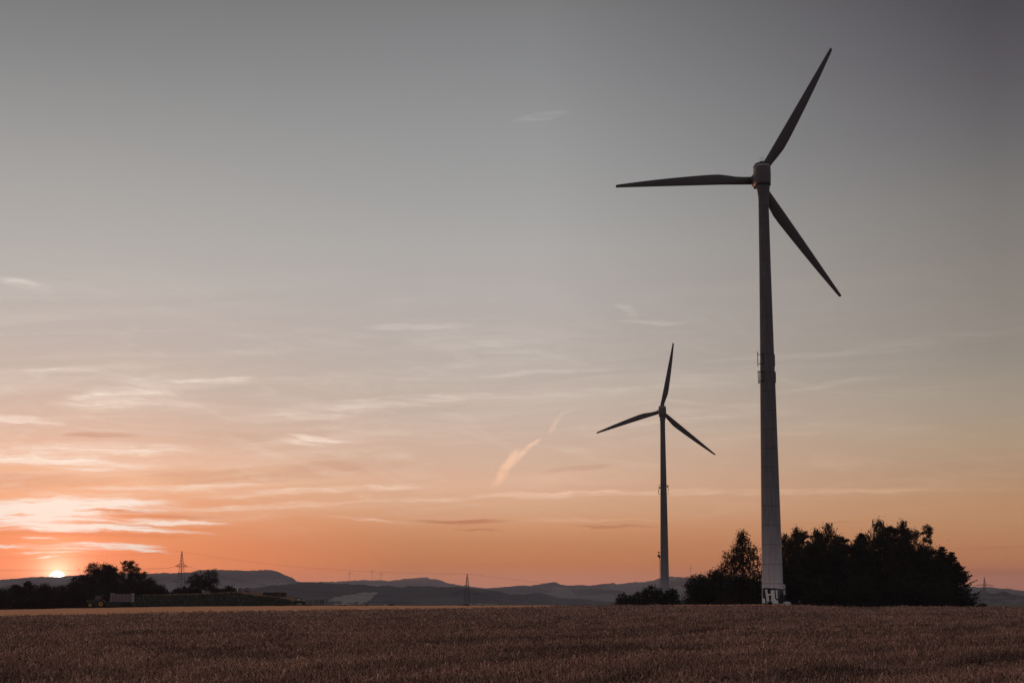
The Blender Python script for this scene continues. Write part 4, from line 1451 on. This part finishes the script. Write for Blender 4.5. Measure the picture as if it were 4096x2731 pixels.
tc = nd('ShaderNodeTexCoord')
nrm = nd('ShaderNodeVectorMath', operation='NORMALIZE'); LK(tc.outputs['Generated'], nrm.inputs[0])
D_ = nrm.outputs[0]
sx = nd('ShaderNodeSeparateXYZ'); LK(D_, sx.inputs[0])
EL = mth('MULTIPLY', mth('ARCSINE', sx.outputs['Z']), 57.29578)
AZ = mth('MULTIPLY', mth('ARCTAN2', sx.outputs['X'], sx.outputs['Y']), 57.29578)
sd = (math.sin(R(SUN_AZ)) * math.cos(R(SUN_EL)), math.cos(R(SUN_AZ)) * math.cos(R(SUN_EL)), math.sin(R(SUN_EL)))
dt = nd('ShaderNodeVectorMath', operation='DOT_PRODUCT'); LK(D_, dt.inputs[0]); dt.inputs[1].default_value = sd
GA = mth('MULTIPLY', mth('ARCCOSINE', mth('MINIMUM', dt.outputs['Value'], 1.0)), 57.29578)

EMAX = 45.0
HS = (.22, .155, .145)


def skyramp(stops):
    n = nd('ShaderNodeValToRGB'); cr = n.color_ramp; cr.interpolation = 'LINEAR'
    stops = sorted(stops)
    while len(cr.elements) < len(stops): cr.elements.new(.5)
    for e, (el, c) in zip(cr.elements, stops):
        e.position = max(0, min(1, el / EMAX))
        # the sky stands behind the haze: the lowest degrees are dimmed by it, so they are that much brighter outside
        T_ = math.exp(-HZ * min(10800., 150. / math.tan(R(max(el, .3)))))
        e.color = [max(0.01, (v - q * (1 - T_)) / T_) for v, q in zip([k * (.91 if el < 2.2 else .95 if el < 3 else 1.0) for k in lin(c)], HS)] + [1]
    LK(mrange(EL, 0, EMAX), n.inputs['Fac'])
    return n.outputs['Color']


rampL = skyramp([(0, (250, 148, 110)), (.7, (248, 146, 104)), (1.25, (242, 142, 98)), (2, (238, 146, 100)), (2.8, (234, 156, 112)), (3.7, (232, 175, 138)), (4.6, (225, 181, 154)), (5.6, (213, 181, 163)), (7, (197, 178, 166)), (8.4, (188, 176, 169)), (10, (183, 176, 171)), (11.8, (173, 170, 167)), (13.5, (164, 162, 160)), (16, (146, 146, 146)), (18, (131, 132, 133)), (19.4, (122, 123, 124)), (20.3, (118, 118, 118)), (28, (122, 122, 125)), (45, (126, 127, 134))])
rampC = skyramp([(0, (196, 136, 118)), (.6, (190, 128, 104)), (1.05, (190, 126, 93)), (1.7, (196, 134, 98)), (2.4, (204, 148, 112)), (2.9, (210, 163, 132)), (3.8, (212, 172, 146)), (5, (202, 174, 156)), (6.5, (190, 174, 163)), (8, (182, 172, 165)), (9.64, (178, 170, 166)), (11.8, (169, 167, 165)), (14, (156, 156, 156)), (16, (145, 146, 147)), (18, (133, 134, 136)), (19.4, (125, 126, 128)), (20.3, (119, 119, 120)), (28, (120, 121, 125)), (45, (125, 127, 134))])
rampR = skyramp([(0, (166, 116, 104)), (.5, (165, 114, 98)), (.8, (166, 114, 95)), (1.2, (176, 122, 92)), (2.5, (184, 138, 104)), (3.9, (171, 138, 112)), (5, (169, 146, 124)), (6.5, (158, 145, 131)), (8, (143, 135, 127)), (10.9, (132, 126, 121)), (13, (120, 117, 115)), (15, (104, 102, 104)), (17, (90, 87, 92)), (19.4, (75, 72, 78)), (20.3, (72, 68, 74)), (28, (104, 102, 110)), (45, (122, 124, 132))])
rampE = skyramp([(0.0, (122, 110, 116)), (4, (132, 120, 124)), (10, (132, 126, 132)), (20, (128, 126, 134)), (45, (126, 127, 135))])
b1 = mix(mrange(AZ, -14.5, -3.5, smooth=False), rampL, rampC)
b2 = mix(mrange(AZ, 1, 16.5), b1, rampR)
AB = mth('ABSOLUTE', mth('SUBTRACT', AZ, SUN_AZ))
base = mix(mrange(AB, 33, 100, smooth=True), b2, rampE)

# cloud coordinates (azimuth, elevation) with a fibrous warp
cmb = nd('ShaderNodeCombineXYZ'); LK(AZ, cmb.inputs[0]); LK(EL, cmb.inputs[1])
AE = cmb.outputs[0]


def noise(scale, vec, s=1.0, detail=5., rough=.55, dist=0., col=False):
    mp = nd('ShaderNodeMapping'); mp.inputs['Scale'].default_value = scale
    LK(vec, mp.inputs['Vector'])
    n = nd('ShaderNodeTexNoise'); n.inputs['Scale'].default_value = s; n.inputs['Detail'].default_value = detail
    n.inputs['Roughness'].default_value = rough; n.inputs['Distortion'].default_value = dist
    LK(mp.outputs[0], n.inputs['Vector'])
    return n.outputs['Color' if col else 'Fac']


wcol = noise((.45, 1.4, 1), AE, 1.0, 4, .6, col=True)
wv = nd('ShaderNodeVectorMath', operation='SUBTRACT'); LK(wcol, wv.inputs[0]); wv.inputs[1].default_value = (.5, .5, .5)
wm = nd('ShaderNodeVectorMath', operation='MULTIPLY'); LK(wv.outputs[0], wm.inputs[0]); wm.inputs[1].default_value = (1.8, .42, 0)
AEW = vadd(AE, wm.outputs[0])
fib = noise((.22, 3.2, 1), AEW, 1.6, 7, .68)
fibr = mrange(fib, .36, .60, .08, 1.5)

PPD = F * math.pi / 180


AEC = None


def streak(px, py, hl, ht, tilt, amp, vec=None):
    a, e = azel(px, py)
    mp = nd('ShaderNodeMapping', vector_type='TEXTURE')
    mp.inputs['Location'].default_value = (a, e, 0)
    mp.inputs['Rotation'].default_value = (0, 0, R(tilt))
    mp.inputs['Scale'].default_value = (hl / PPD * 1.25, ht / PPD * 1.35, 1)
    LK(vec if vec is not None else AEW, mp.inputs['Vector'])
    ln = nd('ShaderNodeVectorMath', operation='LENGTH'); LK(mp.outputs[0], ln.inputs[0])
    return mrange(ln.outputs['Value'], 1.0, .3, 0, amp, True)


BR = [(2177, 467, 120, 18, 8, .30), (113, 1141, 110, 24, -12, .30), (1690, 1306, 230, 13, 2, .30), (1915, 1375, 320, 36, -8, .18),
      (853, 1529, 165, 11, 0, .55), (900, 1518, 130, 9, 3, .4), (470, 1594, 240, 42, 6, .40), (261, 1480, 150, 14, 6, .2),
      (1570, 1611, 560, 26, 4, .38), (1220, 1663, 330, 17, 3, .28), (60, 1680, 190, 14, -4, .45), (1260, 1752, 135, 12, -7, .6), (1225, 1776, 100, 12, -8, .4),
      (435, 1794, 460, 24, 0, .38), (150, 1832, 330, 28, -1, .62), (420, 1868, 260, 18, 0, .3), (1306, 1962, 620, 12, 4, .36),
      (313, 2016, 380, 36, 1, 1.0), (60, 2050, 330, 44, 0, 1.0), (610, 2083, 330, 13, -1, .85), (270, 2108, 330, 17, 0, 1.0), (520, 2110, 320, 10, -3, .6),
      (430, 2180, 190, 11, -1, .85), (150, 2186, 250, 11, -2, .8), (560, 2199, 130, 7, -2, .8), (200, 2210, 150, 5, 0, .6), (190, 2232, 40, 4, 2, .7), (150, 2153, 70, 4, -2, .6),
      (2508, 1245, 75, 18, -32, .28), (2620, 1292, 140, 9, -2, .28), (2194, 1489, 380, 10, 2, .22), (3309, 1411, 560, 12, 3, .22), (3380, 1530, 300, 12, 7, .22),
      (2960, 1968, 1200, 11, 0, .42), (2050, 1983, 760, 12, 2, .34), (3483, 1707, 420, 20, -4, .15), (2700, 1680, 500, 12, 4, .2), (2500, 1560, 420, 14, 3, .2),
      (1500, 2078, 240, 6, -3, .3), (3700, 1360, 420, 14, 4, .16), (2900, 1620, 350, 12, -6, .18), (1000, 2025, 420, 12, 3, .3), (700, 1950, 420, 12, 2, .35), (2330, 2080, 300, 8, 1, .25)]
DK = [(1846, 2084, 205, 8, 0, .8), (1900, 2111, 95, 4, 0, .55), (2455, 2103, 150, 6, -1, .55), (400, 1737, 140, 11, 0, .5), (110, 1926, 340, 34, 1, .42),
      (1306, 1880, 330, 34, 6, .3), (836, 1907, 280, 34, 0, .3), (2316, 1875, 150, 12, 8, .3), (520, 2042, 160, 5, 1, .6), (430, 2096, 180, 5, -1, .55), (700, 2060, 260, 8, 0, .4),
      (3988, 2286, 300, 16, -1, .35), (4005, 2190, 200, 4, -1, .3), (3300, 2093, 130, 3, 0, .3), (1000, 1740, 300, 30, 3, .15), (330, 2135, 420, 10, 0, .35)]
CT = [(2022, 1872, 92, 20, 58, .75), (2062, 1830, 55, 20, 40, .7), (2105, 1800, 40, 10, 40, .45), (2134, 1774, 36, 9, 25, .8), (2222, 1698, 46, 9, 55, .5), (2256, 1652, 34, 6, 25, .3)]


def total(lst, vec=None):
    acc = None
    for s in lst:
        v = streak(*s, vec=vec)
        acc = v if acc is None else mth('ADD', acc, v)
    return acc


fib2 = noise((.5, 8.0, 1), AEW, 1.5, 6, .65)
mB_ = mth('MULTIPLY', mth('MULTIPLY', total(BR), fibr), mrange(fib2, .34, .64, .6, 1.4))
# thin veil of cirrus between 1.5 and 11 degrees
rt = nd('ShaderNodeVectorRotate', rotation_type='Z_AXIS'); rt.inputs['Angle'].default_value = R(-4); LK(AEW, rt.inputs['Vector'])
cir1 = mrange(noise((.07, 1.0, 1), rt.outputs[0], 1.2, 8, .64, .6), .48, .74, 0, 1)
rt2 = nd('ShaderNodeVectorRotate', rotation_type='Z_AXIS'); rt2.inputs['Angle'].default_value = R(9); LK(AE, rt2.inputs['Vector'])
cir2 = mrange(noise((.15, .8, 1), rt2.outputs[0], 1.0, 8, .68, 1.6), .52, .76, 0, 1.0)
cir = mth('ADD', cir1, cir2)
win = mth('MULTIPLY', mrange(EL, 1.2, 4.2, 0, 1, True), mrange(EL, 6.5, 12.5, 1, 0, True))
mB_ = mth('MINIMUM', mth('ADD', mB_, mth('MULTIPLY', mth('MULTIPLY', mth('MULTIPLY', cir, win), mrange(fib, .32, .68, .3, 1.2)), .46)), 1.0)
mD_ = mth('MINIMUM', mth('MULTIPLY', total(DK), mrange(fib, .25, .6, .55, 1.2)), 1.0)
wc2 = noise((2.2, 2.2, 1), AE, 1.0, 5, .6, col=True)
wv2 = nd('ShaderNodeVectorMath', operation='SUBTRACT'); LK(wc2, wv2.inputs[0]); wv2.inputs[1].default_value = (.5, .5, .5)
AEC = vadd(AE, vmul(wv2.outputs[0], .3))
mC_ = mth('MINIMUM', mth('MULTIPLY', total(CT, AEC), mrange(noise((6, 6, 1), AEC, 1.0, 4, .6), .3, .6, .6, 1.15)), 1.0)

near = mth('POWER', 2.71828, mth('MULTIPLY', GA, -1 / 5.5))
near2 = mth('POWER', 2.71828, mth('MULTIPLY', GA, -1 / 16.0))
nw = mth('MINIMUM', mth('MULTIPLY', mth('POWER', 2.71828, mth('MULTIPLY', GA, -1 / 8.0)), 1.5), 1.0)
cb = mix(nw, vadd(vmul(base, 1.2), vmul((.13, .115, .095), near2)), (1.0, .88, .76))
sky = mix(mD_, base, vmul(mix(1.0, base, (.68, .53, .47), 'MULTIPLY'), 1.0))
sky = mix(mB_, sky, cb)
sky = mix(mC_, sky, vmul(mix(1.0, base, (1.36, 1.28, 1.2), 'MULTIPLY'), 1.0))
# sun, half set behind the ridge, and the glow of the air around it
au = vadd(vmul((1.0, .56, .40), mth('MULTIPLY', mth('POWER', 2.71828, mth('MULTIPLY', GA, -1 / .36)), 4.6)),
          vmul((.55, .18, .10), mth('MULTIPLY', mth('POWER', 2.71828, mth('MULTIPLY', GA, -1 / 1.7)), .9)))
sky = vadd(sky, au)
disc = mrange(GA, .29, .14, 0, 9.0, True)
sky = vadd(sky, vmul((1.0, .97, .95), disc))

ns = nd('ShaderNodeTexSky', sky_type='NISHITA'); ns.sun_disc = False
ns.sun_elevation = R(SUN_EL); ns.sun_rotation = R(SUN_AZ); ns.air_density = 1.2; ns.dust_density = 2.0
bgN = nd('ShaderNodeBackground'); LK(ns.outputs[0], bgN.inputs[0]); bgN.inputs[1].default_value = .006
bgS = nd('ShaderNodeBackground'); LK(sky, bgS.inputs[0]); bgS.inputs[1].default_value = 1.0
ads = nd('ShaderNodeAddShader'); LK(bgN.outputs[0], ads.inputs[0]); LK(bgS.outputs[0], ads.inputs[1])
wo = nd('ShaderNodeOutputWorld'); LK(ads.outputs[0], wo.inputs[0])
W.cycles.sampling_method = 'MANUAL'; W.cycles.sample_map_resolution = 1024

sl = bpy.data.lights.new('sun', 'SUN'); sl.energy = 1.2; sl.angle = R(.53); sl.color = (1.0, .46, .22)
so = bpy.data.objects.new('sun', sl); COL.objects.link(so)
so.rotation_euler = Vector(sd).to_track_quat('Z', 'Y').to_euler()
so.location = (-60, 200, 80)

# ------------------------------------------------------------------ camera
cd = bpy.data.cameras.new('camera'); cd.sensor_width = 36.0; cd.lens = F / 4096 * 36.0
cd.clip_start = .1; cd.clip_end = 40000
co = bpy.data.objects.new('camera', cd); COL.objects.link(co)
co.location = (0, 0, CZ); co.rotation_euler = (math.pi / 2 + PITCH, 0, 0)
SC.camera = co

SC.view_settings.view_transform = 'Standard'; SC.view_settings.look = 'None'
SC.view_settings.exposure = 0; SC.view_settings.gamma = 1
cy = SC.cycles
cy.use_denoising = True
cy.max_bounces = 6; cy.diffuse_bounces = 3; cy.volume_bounces = 1; cy.transparent_max_bounces = 8
